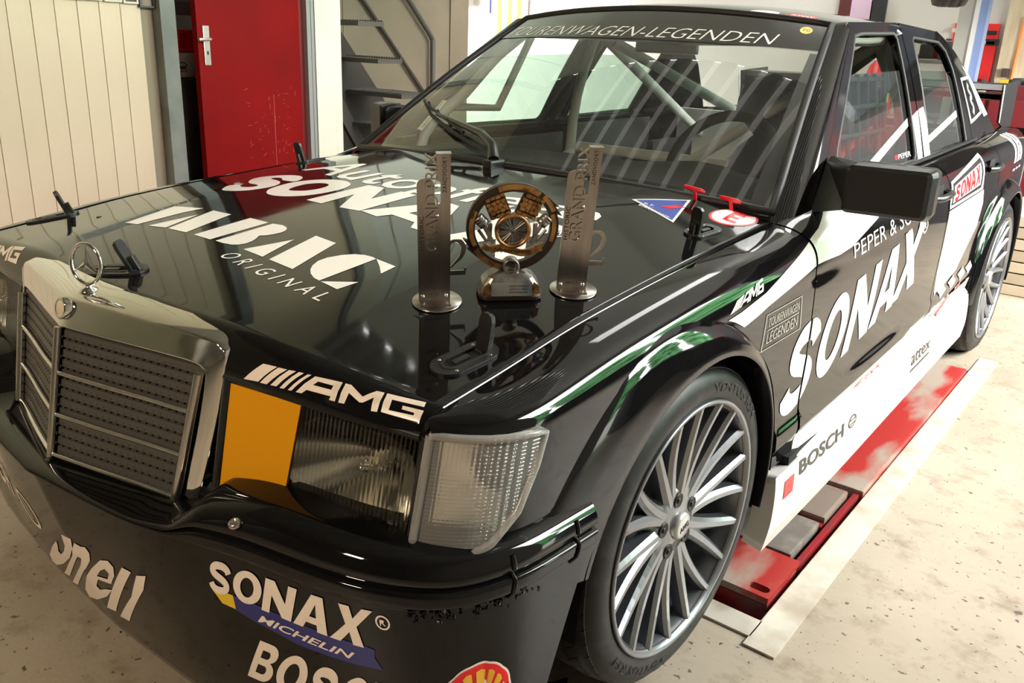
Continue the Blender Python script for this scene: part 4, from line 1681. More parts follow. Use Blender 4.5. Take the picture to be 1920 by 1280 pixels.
b = MB()
b.tube([g_pt(0, f, -.004) for f in np.linspace(-.01, 1.02, 6)], .0065, 8)
b.build('centre_bar', M_chromed, grille)
rail('chrome_strip', .345, .0045, M_chromed, dy=-.002)
rail('chrome_strip', .675, .0045, M_chromed, dy=-.002)
rail('bottom_strip', 1.0, .0055, M_chrome, dy=-.002)
for s in (1, -1):
    b = MB()
    b.tube([g_pt(s * (xmax(f) - .006), f, -.004) for f in np.linspace(.05, 1.0, 8)], .0085, 8)
    b.build('side_strip', M_chromed, grille)
# louvres, one by one
NS = 13
fs = [(i + .55) / NS for i in range(NS)]
for i, f in enumerate(fs):
    for s in (1, -1):
        b = MB()
        xs = np.linspace(.004, xmax(f) - .004, 9)
        n = len(xs)
        vs = []
        for x in xs:
            p = Vector(g_pt(s * x, f, .002))
            vs += [p + Vector((0, 0, -.0062)), p + Vector((0, .002, .0052)), p + Vector((0, .026, .013)), p + Vector((0, .026, .010)), p + Vector((0, .003, -.0067))]
        fc = []
        for j in range(n - 1):
            for k in range(5):
                q = (j * 5 + k, j * 5 + (k + 1) % 5, (j + 1) * 5 + (k + 1) % 5, (j + 1) * 5 + k)
                fc.append(q if s < 0 else q[::-1])
        b.add(vs, fc)
        b.build('louvre', M_slat, grille)
b = MB()
for s in (1, -1):
    for i in range(NS):
        for k in range(1, 20):
            x = s * k * xmax(.5) / 20
            p = g_pt(x, (i + 1.02) / NS, .010)
            b.box((p[0], p[1] + .004, p[2]), (.0032, .020, .012))
    aa = [g_pt(s * x, f, .035) for f in (-.02, 1.03) for x in np.linspace(0, .315, 6)]
    b.add(aa, [(j, j + 1, 7 + j, 6 + j) for j in range(5)])
o = b.build('grille_fins', M_slatd, grille)
o['kind'] = 'stuff'
# round badge on the shell
b = MB()
MT = T((0, -.768, .770), rx=1.35)
b.lathe([(0, .0035), (.0125, .0035), (.0135, .0045), (.0175, .0045), (.019, .003), (.0195, -.012)], 28, MT)
badge = b.build('grille_badge', M_chrome, grille)
b = MB()
b.lathe([(0, .0042), (.0122, .0042), (.0128, .0036)], 24, MT)
b.build('badge_face', mat('badge enamel', (.55, .47, .36), .35), grille)
# star on its foot
star = empty('hood_ornament')
star.parent = car
star.location = (0, -.725 - 1.33, .79)
b = MB()
SC_ = (0.004, -.722, .8375)
Rm = T(SC_, rx=PI / 2 - .10, rz=.27)
pts = [Rm @ Vector((.0335 * math.cos(a), .0335 * math.sin(a), 0)) for a in np.linspace(0, 2 * PI, 41)]
b.tube(pts, .0034, 8, cap=False)
b.build('star_ring', M_chrome, star)
b = MB()
for k in range(3):
    a = PI / 2 + k * 2 * PI / 3
    d = Vector((math.cos(a), math.sin(a), 0))
    e = Vector((-d.y, d.x, 0))
    vs = [e * .0062 * 0 + d * .032, e * .0052 - d * .001, Vector((0, 0, .0045)), -e * .0052 - d * .001, Vector((0, 0, -.0045))]
    vs = [Vector((0, 0, 0)) + v for v in vs]
    b.add(vs, [(0, 1, 2), (0, 2, 3), (0, 4, 1), (0, 3, 4)], Rm)
b.build('star_spokes', M_chrome, star)
b = MB()
b.lathe([(.004, .014), (.006, .010), (.005, .006), (.014, .003), (.016, -.001), (.017, -.006)], 20, T((SC_[0], SC_[1], .792)))
b.build('star_foot', M_chrome, star)
# ------------------------------------------------------------------ wheels
RT, RR = .328, .258       # tyre and rim radius
E_ = None


def wheel_meshes():
    out = {}
    # tyre: turned about local z (+z is the outer face)
    b = MB()
    prof = [(RR - .012, -.205), (RR + .02, -.212), (RT - .030, -.214), (RT - .008, -.203), (RT - .001, -.185), (RT, -.15), (RT, -.07), (RT - .001, -.035), (RT - .008, -.014), (RT - .022, -.002), (RT - .042, .004), (RR + .012, .002), (RR + .002, -.004), (RR - .012, -.006)]
    b.lathe(prof, 96)
    out['tyre'] = (b.mesh('tyre'), M_tyreside)
    # tread blocks with slanted grooves
    b = MB()
    for k in range(56):
        a0 = 2 * PI * k / 56
        for z0, z1, sk in ((-.196, -.152, .10), (-.147, -.108, .035), (-.103, -.065, -.035), (-.060, -.014, -.10)):
            vs = []
            for zi, z in enumerate((z0, z1)):
                for da in (.004, 2 * PI / 56 - .004):
                    a = a0 + da + sk * (zi - .5)
                    rr = RT + .0035 if -.19 < z < -.02 else RT - .006
                    vs.append((rr * math.cos(a), rr * math.sin(a), z))
                    vs.append(((RT - .012) * math.cos(a), (RT - .012) * math.sin(a), z))
            b.add(vs, [(0, 2, 6, 4), (0, 1, 3, 2), (4, 6, 7, 5), (0, 4, 5, 1), (2, 3, 7, 6)])
    out['tread'] = (b.mesh('tread'), M_tyre)
    # raised words on the sidewall
    for s_, a0, wd, r0, hh in (('VENTUS RS4', 2.75, .82, RT - .050, .020), ('VENTUS RS4', 5.9, .82, RT - .050, .020)):
        b = MB()
        cont, (x0, y0, x1, y1) = text_polys(s_, bold=.01)
        gs = [[((p[0] - x0) / (x1 - x0), (p[1] - y0) / (y1 - y0)) for p in c] for c in cont]
        V, F = cdt([gs], .05, False)
        vs = []
        for q in V:
            a = a0 - wd * q[0]
            r = r0 + hh * q[1]
            vs.append((r * math.cos(a), r * math.sin(a), .0052 - .05 * max(0, r - (RT - .042))))
        b.add(vs, [tuple(f[::-1]) for f in F])
        out['tyre_lettering%d' % int(a0 * 10)] = (b.mesh('tyre_lettering'), M_tyretext)
    # barrel and outer flange
    b = MB()
    b.lathe([(RR + .001, -.008), (RR + .004, .001), (RR + .002, .005), (RR - .004, .004), (RR - .008, -.004), (RR - .014, -.016), (RR - .017, -.05), (RR - .03, -.12), (RR - .03, -.19), (RR, -.20)], 96)
    out['rim_barrel'] = (b.mesh('rim_barrel'), M_rim)
    # spokes: ten V pairs, seen as twenty ends
    b = MB()

    def bar(p0, p1, p2, w, dz):
        n = 9
        P = []
        for i in range(n):
            t = i / (n - 1)
            q = (1 - t) ** 2 * np.array(p0) + 2 * t * (1 - t) * np.array(p1) + t * t * np.array(p2)
            P.append(q)
        P = np.array(P)
        d = np.gradient(P[:, :2], axis=0)
        d /= np.linalg.norm(d, axis=1, keepdims=True)
        nn = np.stack([-d[:, 1], d[:, 0]], 1)
        vs = []
        for i in range(n):
            t = i / (n - 1)
            w2 = (w[0] + (w[1] - w[0]) * t) / 2
            z = P[i, 2]
            for k, dzz in ((-1., -.030), (-1., -.007), (-.42, 0.), (.42, 0.), (1., -.007), (1., -.030)):
                vs.append((P[i, 0] + nn[i, 0] * w2 * k, P[i, 1] + nn[i, 1] * w2 * k, z + dzz))
        fs = []
        for i in range(n - 1):
            for k in range(5):
                fs.append((i * 6 + k, (i + 1) * 6 + k, (i + 1) * 6 + k + 1, i * 6 + k + 1))
        b.add(vs, fs, smooth=False)
    for k in range(10):
        a = 2 * PI * k / 10 + .16
        for s in (1, -1):
            a0, a1, a2 = a + s * .10, a + s * .075, a + s * .165
            bar((.058 * math.cos(a0), .058 * math.sin(a0), -.022), (.15 * math.cos(a1), .15 * math.sin(a1), -.022), ((RR - .006) * math.cos(a2), (RR - .006) * math.sin(a2), -.001), (.0310, .0205), 0)
    out['spokes'] = (b.mesh('spokes'), M_rim)
    # hub dish
    b = MB()
    b.lathe([(0, -.018), (.030, -.018), (.036, -.020), (.072, -.024), (.084, -.034), (.088, -.06)], 40)
    b.lathe([(.088, -.06), (.10, -.10), (.10, -.19)], 30)
    out['hub'] = (b.mesh('hub'), M_rim)
    b = MB()
    b.lathe([(0, -.006), (.021, -.006), (.027, -.009), (.029, -.014), (.030, -.020)], 36)
    out['hub_cap'] = (b.mesh('hub_cap'), mat('hub cap', (.55, .55, .55), .3, .7))
    b = MB()
    b.prism([word('AMG', [(-.016, -.006), (.016, -.006), (.016, .006), (-.016, .006)], bold=.01)], -.0062, -.0052, T(rz=PI / 2))
    out['hub_lettering'] = (b.mesh('hub_lettering'), M_etch)
    b = MB()
    b.lathe([(.0, -.0205), (.0120, -.0205), (.0140, -.0195), (.0155, -.0195), (.0160, -.0236)], 18)
    b.lathe([(.0, -.0185), (.0060, -.0185), (.0065, -.0225)], 6)
    out['lug'] = (b.mesh('wheel_bolt'), mat('bolt recess', (.02, .02, .02), .4, .6))
    # brake disc and dark inside
    b = MB()
    b.lathe([(.07, -.105), (.165, -.105), (.165, -.125), (.07, -.125)], 48)
    b.box((.135, .03, -.10), (.055, .13, .07), bev=.01)
    out['brake_disc'] = (b.mesh('brake_disc'), mat('brake disc', (.05, .048, .045), .45, .7))
    b = MB()
    b.lathe([(0, -.17), (RR - .02, -.17)], 40)
    out['wheel_back'] = (b.mesh('wheel_back'), M_gap)
    return out


WM = wheel_meshes()


def place_wheel(x, y, steer, left, spin, pos):
    w = bpy.data.objects.new('wheel', None)
    COL.objects.link(w)
    w.parent = car
    w.location = Vector((x, y, RT + .0015)) - car.location
    w.rotation_euler = Matrix.Rotation(steer, 3, 'Z').to_4x4().to_3x3().to_euler() if False else (0, 0, 0)
    M = Matrix.Rotation(steer, 4, 'Z') @ Matrix.Rotation(PI / 2 if left else -PI / 2, 4, 'Y') @ Matrix.Rotation(spin, 4, 'Z')
    w.rotation_euler = M.to_euler()
    for nm in ('tyre', 'tread', 'tyre_lettering27', 'tyre_lettering59', 'hub_lettering', 'rim_barrel', 'spokes', 'hub', 'hub_cap', 'brake_disc', 'wheel_back'):
        link(WM[nm][0], nm.rstrip('0123456789'), w, WM[nm][1], local=True)
    for k in range(5):
        o = link(WM['lug'][0], 'wheel_bolt', w, WM['lug'][1], local=True)
        a = 2 * PI * k / 5 + .5
        o.location = (.056 * math.cos(a), .056 * math.sin(a), 0)
    return w


wheel_fl = place_wheel(.800, 0, -.03, True, .25, 0)
wheel_rl = place_wheel(.852, 2.665, 0, True, .9, 1)
place_wheel(-.800, 0, -.03, False, .5, 2)
place_wheel(-.852, 2.665, 0, False, .7, 3)
for s in (1, -1):
    for y, r in ((-.035, .385), (2.62, .40)):
        b = MB()
        b.lathe([(r, -.005), (r, -.30), (.1, -.30)], 40, T((s * .83, y, .325), ry=s * PI / 2), a0=PI / 2 - .0 if s > 0 else PI / 2, a1=3 * PI / 2)
        b.build('wheel_well', M_gap, car)
TR = {
    'MBAC': [[(-0.5059, 0.2371), (-0.4478, 0.2471), (-0.4336, 0.3347), (-0.4149, 0.3763), (-0.5369, 0.3494)], [(-0.401, 0.2552), (-0.3289, 0.2692), (-0.3628, 0.3479)], [(-0.3137, 0.2699), (-0.2256, 0.2759), (-0.2674, 0.3863), (-0.3615, 0.3803)], [(-0.1843, 0.2769), (-0.1011, 0.2783), (-0.0867, 0.3952), (-0.1781, 0.3934)], [(-0.0772, 0.2801), (-0.0425, 0.28), (-0.0065, 0.2835), (0.0119, 0.2904), (0.0202, 0.3015), (0.0182, 0.3146), (0.0068, 0.3291), (-0.006, 0.3395), (0.0087, 0.3469), (0.0195, 0.3575), (0.0257, 0.3704), (0.0232, 0.3814), (0.0114, 0.3911), (-0.0055, 0.397), (-0.0298, 0.3997), (-0.0666, 0.3956)], [(0.0554, 0.2794), (0.1517, 0.2717), (0.1095, 0.3573)], [(0.1828, 0.2694), (0.2916, 0.2593), (0.2319, 0.3811), (0.1355, 0.3906)], [(0.4076, 0.2454), (0.3818, 0.2503), (0.3544, 0.2601), (0.3333, 0.2711), (0.3142, 0.2857), (0.2998, 0.3057), (0.3003, 0.3238), (0.3183, 0.3446), (0.3402, 0.3569), (0.3673, 0.3626), (0.3943, 0.3617), (0.4128, 0.3578)], [(0.4144, 0.2443), (0.4926, 0.2706), (0.4843, 0.2341)], [(0.4138, 0.3581), (0.4931, 0.347), (0.4971, 0.3132), (0.4576, 0.336)]],
    'hS': [[(-0.6081, 0.4824), (-0.5826, 0.4771), (-0.5413, 0.4814), (-0.4977, 0.4991), (-0.4695, 0.5256), (-0.4574, 0.5515), (-0.4628, 0.5726), (-0.4839, 0.5867), (-0.5117, 0.5932), (-0.5479, 0.5944), (-0.5761, 0.5966), (-0.5769, 0.6052), (-0.5569, 0.6121), (-0.5291, 0.6099), (-0.5091, 0.6029), (-0.4519, 0.6107), (-0.4549, 0.6299), (-0.4741, 0.6433), (-0.5039, 0.6499), (-0.5368, 0.6464), (-0.5813, 0.6341), (-0.6283, 0.6183), (-0.671, 0.6005), (-0.6688, 0.5784), (-0.6278, 0.5559), (-0.5856, 0.545), (-0.55, 0.5446), (-0.5237, 0.5437), (-0.5158, 0.5357), (-0.5282, 0.5232), (-0.5557, 0.5161), (-0.5829, 0.5186), (-0.5996, 0.5259), (-0.6487, 0.5165), (-0.6392, 0.5001)]],
    'hO': [[(-0.4005, 0.5191), (-0.3582, 0.5133), (-0.3154, 0.5191), (-0.2733, 0.5345), (-0.237, 0.5586), (-0.2143, 0.5928), (-0.2071, 0.6283), (-0.2206, 0.6569), (-0.2437, 0.6714), (-0.2809, 0.6795), (-0.3305, 0.677), (-0.3745, 0.6636), (-0.4141, 0.6403), (-0.4434, 0.6055), (-0.4447, 0.5673), (-0.4325, 0.5387)], [(-0.3565, 0.5596), (-0.3276, 0.5646), (-0.2975, 0.5791), (-0.2806, 0.6029), (-0.2824, 0.6251), (-0.2984, 0.6381), (-0.3236, 0.6406), (-0.3525, 0.6318), (-0.3751, 0.6129), (-0.3794, 0.5864), (-0.3706, 0.5671)]],
    'hN': [[(-0.1965, 0.5323), (-0.1175, 0.5323), (-0.1143, 0.6165), (-0.0332, 0.5348), (0.0511, 0.5385), (0.0665, 0.6816), (-0.0093, 0.6859), (-0.0233, 0.6117), (-0.0943, 0.688), (-0.17, 0.6845)]],
    'AMGbars': [[(0.5418, 0.0084), (0.5852, 0.0111), (0.6273, 0.0359), (0.5894, 0.0333)], [(0.5904, 0.0108), (0.6099, 0.0116), (0.6541, 0.0374), (0.6312, 0.0358)], [(0.6202, 0.0122), (0.6376, 0.0133), (0.6767, 0.0396), (0.6591, 0.0377)], [(0.6464, 0.0128), (0.6586, 0.0137), (0.6968, 0.0411), (0.6847, 0.0401)], [(0.6692, 0.0139), (0.6792, 0.0146), (0.7158, 0.0424), (0.7068, 0.0415)]],
    'AMG_A': [[(0.691, 0.0149), (0.7061, 0.0157), (0.7173, 0.022), (0.7789, 0.0248), (0.777, 0.0196), (0.7916, 0.0203), (0.7908, 0.0487), (0.7257, 0.0426)], [(0.7291, 0.0307), (0.7376, 0.0374), (0.7756, 0.0396), (0.7749, 0.0332)]],
    'AMG_M': [[(0.8001, 0.0203), (0.8143, 0.0214), (0.8159, 0.0377), (0.8471, 0.0301), (0.8546, 0.0317), (0.871, 0.0438), (0.8774, 0.0238), (0.891, 0.0252), (0.8837, 0.0568), (0.8677, 0.0552), (0.8479, 0.0393), (0.8108, 0.05), (0.7979, 0.0488)]],
    'AMG_G': [[(0.8987, 0.0269), (0.8896, 0.0572), (0.9679, 0.0638), (0.9723, 0.0541), (0.9074, 0.0499), (0.9126, 0.033), (0.9641, 0.036), (0.9629, 0.0402), (0.9363, 0.0399), (0.934, 0.0459), (0.9769, 0.048), (0.9806, 0.028)]],
}

hus = (HW, 1.12)
# bonnet
decal('bonnet_lettering', [[c] for c in TR['MBAC']], P_hood, M_vinyl, hood, us=hus, h=.03)
decal('bonnet_lettering', [word('ORIGINAL', [(.046, .236), (.503, .189), (.495, .218), (.055, .264)], shear=.25, spacing=1.75)], P_hood, M_vinyl, hood, us=hus, h=.02)
g = [[smooth_poly(TR['hS'][0], 3)], [smooth_poly(TR['hO'][0], 3), smooth_poly(TR['hO'][1], 3)], [TR['hN'][0]],
     [[(.052, .541), (.140, .529), (.165, .553), (.276, .538), (.302, .511), (.398, .499), (.268, .664), (.206, .674)], [(.195, .578), (.253, .570), (.232, .628)]],
     [[(.420, .493), (.520, .480), (.560, .535), (.640, .466), (.735, .455), (.612, .574), (.655, .660), (.560, .668), (.535, .618), (.470, .676), (.375, .682), (.485, .580)]]]
decal('bonnet_lettering', g, P_hood, M_vinyl, hood, us=hus, h=.03)
decal('bonnet_lettering', [word('Autopflege', [(-.62, .648), (.665, .660), (.665, .812), (-.56, .826)], bold=.012, spacing=1.02)], P_hood, M_vinyl, hood, us=hus, h=.03)
rg = [[ell(.655, .632, .024, .024, 28), ell(.655, .632, .019, .019, 24)], *[[c] for c in word('R', [(.647, .620), (.664, .620), (.664, .645), (.647, .645)])]]
decal('bonnet_lettering', rg, P_hood, M_vinyl, hood, us=hus, h=.02)
AM = TR['AMGbars']
for sh in (0, -1.540):
    mv = lambda c: [(p[0] + sh, p[1]) for p in c]
    g = [[mv(c)] for c in AM] + [[mv(c) for c in TR['AMG_A']], [mv(TR['AMG_M'][0])], [mv(TR['AMG_G'][0])]]
    decal('bonnet_lip_lettering', g, P_hood, M_vinylw, hood, us=hus, h=.02)
# emergency stickers by the windscreen
CE = (.905, .958)
el = lambda r: [(CE[0] + r * .065 * math.cos(a), CE[1] + r * .058 * math.sin(a)) for a in np.linspace(0, 2 * PI, 41)[:-1]]
decal('emergency_sticker', [[el(1.0)]], P_hood, M_red, hood, us=hus, h=.03, off=.0006)
decal('emergency_sticker', [[el(.90)]], P_hood, M_vinyl, hood, us=hus, h=.03, off=.0012)
Eg = [(0, 0), (1, 0), (1, .20), (.30, .20), (.30, .40), (.85, .40), (.85, .60), (.30, .60), (.30, .80), (1, .80), (1, 1), (0, 1)]
decal('emergency_sticker', [fit([Eg], [(.890, .928), (.932, .922), (.926, .984), (.884, .990)])], P_hood, M_red, hood, us=hus, h=.03, off=.0018)
tri = [(.627, .895), (.748, .986), (.815, .832)]


def inset(t, f):
    c = np.mean(np.array(t), 0)
    return [tuple(c + (np.array(p) - c) * f) for p in t]


decal('master_switch_sticker', [[tri]], P_hood, M_vinyl, hood, us=hus, off=.0006)
decal('master_switch_sticker', [[inset(tri, .86)]], P_hood, M_blue, hood, us=hus, off=.0012)
bolt = [(.705, .925), (.738, .930), (.733, .912), (.772, .940), (.748, .905), (.735, .888), (.742, .903), (.710, .893), (.735, .915)]
bolt = [(.722, .893), (.748, .903), (.738, .880), (.775, .935), (.748, .925), (.757, .945)]
decal('master_switch_sticker', [[bolt]], P_hood, M_red, hood, us=hus, off=.0018)
decal('master_switch_sticker', [word('e.T.\nElectronic', [(.672, .868), (.790, .846), (.776, .875), (.676, .897)])], P_hood, M_vinyl, hood, us=hus, off=.0018)

# left side: stripe, names, big word over fender and door
su = (1, .80)


def side_decal(name, groups, m, parent, off=.0014, h=.018):
    return decal(name, groups, P_side, m, parent, us=su, off=off, flip=True, h=h)


def clip_y(groups, y0, y1):
    """cut shapes at the shut lines"""
    out = []
    for g in groups:
        gg = []
        for c in g:
            for (lim, sg) in ((y0, 1), (y1, -1)):
                r = []
                for a, b in zip(c, c[1:] + c[:1]):
                    ia, ib = (a[0] - lim) * sg >= 0, (b[0] - lim) * sg >= 0
                    if ia:
                        r.append(a)
                    if ia != ib:
                        t = (lim - a[0]) / (b[0] - a[0])
                        r.append((lim, a[1] + (b[1] - a[1]) * t))
                c = r
                if not c:
                    break
            if len(c) > 2:
                gg.append(c)
        if gg:
            out.append(gg)
    return out


stripe = [[[(.047, .233), (.116, .274), (.225, .258), (.35, .232), (.457, .208), (.56, .19), (.56, .08), (.50, .10), (.317, .165), (.205, .209), (.10, .229)]]]
side_decal('fender_stripe', clip_y(stripe, -1, .462), M_vinyl, car)
stripe2 = [[[(.40, .222), (.475, .206), (.60, .216), (.68, .212), (.87, .160), (1.05, .04), (.80, .03), (.62, .035), (.53, .09), (.40, .13)]]]
side_decal('door_stripe', clip_y(stripe2, .472, 2), M_vinyl, front_door)
big = []
for ch, y0, y1, v0, v1 in (('S', .345, .522, .625, .365), ('O', .535, .705, .590, .338), ('N', .725, .905, .560, .312), ('A', .915, 1.105, .530, .280), ('X', 1.085, 1.30, .500, .243)):
    sl = .030
    for gg in GLY[ch]:
        big.append(fit(gg, [(y0, v0), (y1, v0 - .025), (y1 + sl, v1 - .012), (y0 + sl, v1 + .012)]))
side_decal('fender_lettering', clip_y(big, -1, .466), M_vinyl, car)
side_decal('door_lettering', clip_y(big, .478, 2), M_vinyl, front_door)
rg = [[ell(1.318, .262, .026, .030, 28), ell(1.318, .262, .019, .022, 24)]] + [[c] for c in word('R', [(1.309, .276), (1.327, .274), (1.327, .248), (1.309, .250)])]
side_decal('door_lettering', rg, M_vinyl, front_door)
side_decal('door_lettering', [word('PEPER & SOHN', [(.714, .252), (1.31, .222), (1.28, .160), (.692, .208)], bold=-.004)], M_vinyl, front_door, h=.02)
# small box with two lines of thin letters on the fender
bx = [(.205, .366), (.405, .368), (.395, .276), (.218, .276)]
fr = lambda a, b, c, d: fit([[(a, b), (c, b), (c, d), (a, d)]], bx)
ln = [fr(0, 0, 1, .02), fr(0, .98, 1, 1), fr(0, 0, .015, 1), fr(.985, 0, 1, 1), fr(.08, .53, .92, .55)]
side_decal('fender_lettering', ln, M_vgrey, car, h=.01)
f4 = lambda a, b, c, d: [quad(bx)(*p) for p in ((a, b), (c, b), (c, d), (a, d))]
side_decal('fender_lettering', [word('TOURENWAGEN', f4(.08, .62, .93, .86), bold=-.01)], M_vgrey, car, h=.01)
side_decal('fender_lettering', [word('LEGENDEN', f4(.10, .16, .90, .46), bold=-.012)], M_vgrey, car, h=.01)


def amg(Q):
    bars = [[[(0, 0), (.080, 0), (.135, 1), (.055, 1)]], [[(.092, 0), (.128, 0), (.183, 1), (.147, 1)]], [[(.145, 0), (.178, 0), (.233, 1), (.20, 1)]], [[(.194, 0), (.219, 0), (.274, 1), (.249, 1)]], [[(.235, 0), (.254, 0), (.309, 1), (.29, 1)]]]
    a = [[[(.27, 0), (.31, 0), (.335, .24), (.48, .24), (.48, 0), (.52, 0), (.545, 1), (.37, 1)], [(.36, .45), (.485, .45), (.495, .78), (.40, .78)]]]
    m = [[[(.535, 0), (.575, 0), (.59, .6), (.655, .15), (.675, .15), (.755, .6), (.745, 0), (.785, 0), (.80, 1), (.755, 1), (.672, .48), (.60, 1), (.56, 1)]]]
    g = [[[(.805, 0), (.985, 0), (1, .58), (.87, .58), (.865, .40), (.945, .40), (.94, .20), (.85, .20), (.865, .80), (1.0, .80), (1.0, 1), (.82, 1)]]]
    return [fit(q, Q) for q in bars + a + m + g]


side_decal('fender_lettering', amg([(.052, .217), (.196, .198), (.2007, .152), (.076, .184)]), M_vinyl, car, h=.01)
# lower door cladding, sill and their stickers
side_decal('door_lettering', [word('Ateec', [(.86, .742), (1.15, .742), (1.17, .712), (.90, .712)], shear=.4)], mat('deep red vinyl', (.22, .03, .03), .3), front_door, h=.02, off=.0016)
side_decal('sill_lettering', [word('BOSCH', [(.505, .838), (.80, .850), (.80, .803), (.505, .793)], bold=.025)], M_blk_v, sill, h=.02)
side_decal('sill_lettering', [[ell(.865, .826, .030, .022, 28), ell(.865, .826, .024, .017, 24)], [[(.845, .818), (.885, .818), (.885, .822), (.845, .822)]], [[(.845, .832), (.885, .832), (.885, .836), (.845, .836)]]], M_blk_v, sill, h=.02)
side_decal('sill_lettering', [word('attex', [(1.40, .845), (1.62, .845), (1.62, .800), (1.40, .795)], bold=.01)], M_blk_v, sill, h=.02)
side_decal('sill_lettering', [[[(1.40, .862), (1.62, .862), (1.62, .872), (1.40, .872)]]], M_blk_v, sill, h=.03)
side_decal('sill_sticker', [[[(.415, .868), (.470, .868), (.475, .815), (.420, .815)]]], M_red, sill, h=.02)
# rear door: white field, red word in a framed box, coloured dashes
wf = [[[(1.60, .262), (2.10, .262), (2.13, .33), (2.10, .43), (1.98, .52), (1.90, .585), (1.62, .625), (1.592, .50)]]]
side_decal('rear_door_white', wf, M_white, rear_door, off=.0006)
bxo = [(1.596, .254), (2.075, .256), (2.095, .075), (1.60, .150)]
side_decal('rear_door_box', [fit([[(0, 0), (1, 0), (1, 1), (0, 1)]], bxo)], M_vinyl, rear_door, off=.0014)
side_decal('rear_door_box', [fit([[(.04, .06), (.95, .06), (.95, .86), (.04, .86)], [(.08, .14), (.90, .14), (.90, .72), (.08, .72)]], bxo)], M_blk_v, rear_door, off=.0020, h=.02)
qx = [quad(bxo)(*p) for p in ((.12, .12), (.86, .20), (.86, .70), (.12, .66))]
side_decal('rear_door_lettering', heavy('SONAX', qx, gap=.10), M_red, rear_door, off=.0020)
for y in (1.66, 1.80, 1.94, 2.06):
    side_decal('rear_door_dash', [[[(y, .618), (y + .07, .600), (y + .10, .630), (y + .03, .652)]]], M_vinyl, rear_door, off=.0022)
side_decal('rear_door_dash', [[[(1.72, .735), (1.98, .655), (1.99, .675), (1.74, .757)]]], M_red, rear_door, off=.0022)
side_decal('rear_door_lettering', [word('Ateec', [(1.60, .74), (1.80, .70), (1.80, .66), (1.60, .70)], bold=.01, shear=.3)], M_blk_v, rear_door, off=.0022)
for y in (2.78, 2.86, 2.94):
    decal('rear_fender_stripe', [[[(y, .03), (y + .045, .03), (y - .02, .27), (y - .075, .27)]]], P_side, M_vinyl, car, us=su, off=.0008, flip=True)
# window stripes, rear pillar figure box
decal('window_stripe', [[[(1.09, .922), (1.105, .938), (1.545, 1.037), (1.54, 1.014), (1.12, .918)]]], P_green, M_vinyl, front_door, off=-.0112)
decal('pillar_stripe', [[[(1.522, .902), (1.575, .902), (1.622, 1.052), (1.545, 1.037)]]], P_green, M_vinyl, front_door, off=.0008)
decal('pillar_stripe', [[[(1.596, .902), (1.668, .905), (1.70, 1.000), (1.695, 1.060), (1.632, 1.054)]]], P_green, M_vinyl, rear_door, off=.0008)
decal('window_stripe', [[[(1.70, .945), (1.705, .966), (2.195, 1.034), (2.19, 1.012)]]], P_green, M_vinyl, rear_door, off=-.0112)
cb = [(2.335, .975), (2.66, 1.0), (2.56, 1.145), (2.37, 1.140)]
decal('rear_pillar_box', [fit([[(0, 0), (1, 0), (1, 1), (0, 1)], [(.09, .07), (.93, .07), (.93, .93), (.09, .93)]], cb)], P_green, M_vinyl, c_pil, off=.0008)
decal('rear_pillar_box', [fit(stroke(smooth_line([(.35, .15), (.5, .3), (.4, .45), (.6, .55), (.45, .7), (.6, .82)], 4), .12), cb)], P_green, M_vgrey, c_pil, off=.0008)
decal('rear_pillar_stripe', [[[(2.70, .985), (2.80, .99), (2.66, 1.10), (2.58, 1.16), (2.50, 1.185)]]], P_green, M_vinyl, c_pil, off=.0008)
decal('window_name', [word('PEPER', [(1.37, .925), (1.50, .925), (1.50, .940), (1.37, .938)])], P_green, M_vinyl, front_door, off=-.0112)
decal('window_name', [[[(1.335, .925), (1.36, .925), (1.36, .939), (1.335, .938)]]], P_green, M_red, front_door, off=-.0112)

# windscreen banner
bn = [(u, .815 - .045 * (1 - u * u)) for u in np.linspace(-.985, .985, 30)] + [(u, .985) for u in np.linspace(.985, -.985, 30)]
bo = panel('banner', [[bn]], P_screen, mat('banner film', (.010, .010, .010), .10), screen, h=.05, off=.002, flip=False, uvscale=(.62, .70))


def banner_word(s, n0, n1):
    cont, (x0, y0, x1, y1) = text_polys(s, bold=-.012, shear=.28, spacing=1.02)
    out = []
    for c in cont:
        r = []
        for p in resample(c, .03):
            a = (p[0] - x0) / (x1 - x0)
            u = n0 + (n1 - n0) * a
            r.append((u, .832 - .048 * (1 - u * u) + .072 * (p[1] - y0) / (y1 - y0)))
        out.append(r)
    return out


decal('banner_lettering', [banner_word('TOURENWAGEN-LEGENDEN', -.915, .785)], P_screen, M_vinyl, screen, us=(.62, .70), off=.0028, h=.02)
e2 = lambda u, v, a, b: [(u + a * math.cos(t), v + b * math.sin(t)) for t in np.linspace(0, 2 * PI, 33)[:-1]]
decal('round_sticker', [[e2(.893, .935, .030, .024)]], P_screen, M_yel, screen, us=(.62, .70), off=.0028)
decal('round_sticker', [word('TG', [(.874, .926), (.912, .928), (.912, .945), (.874, .943)])], P_screen, M_blk_v, screen, us=(.62, .70), off=.0033)
decal('oval_sticker', [[e2(.60, .055, .075, .028)]], P_roof, M_vinyl, roof, us=(.56, 1.0), off=.0008)
decal('oval_sticker', [[e2(.79, .062, .075, .028)]], P_roof, M_red, roof, us=(.56, 1.0), off=.0008)
decal('oval_sticker', [word('SONAX', [(.735, .052), (.845, .055), (.845, .073), (.735, .070)], bold=.02)], P_roof, M_vinyl, roof, us=(.56, 1.0), off=.0014)

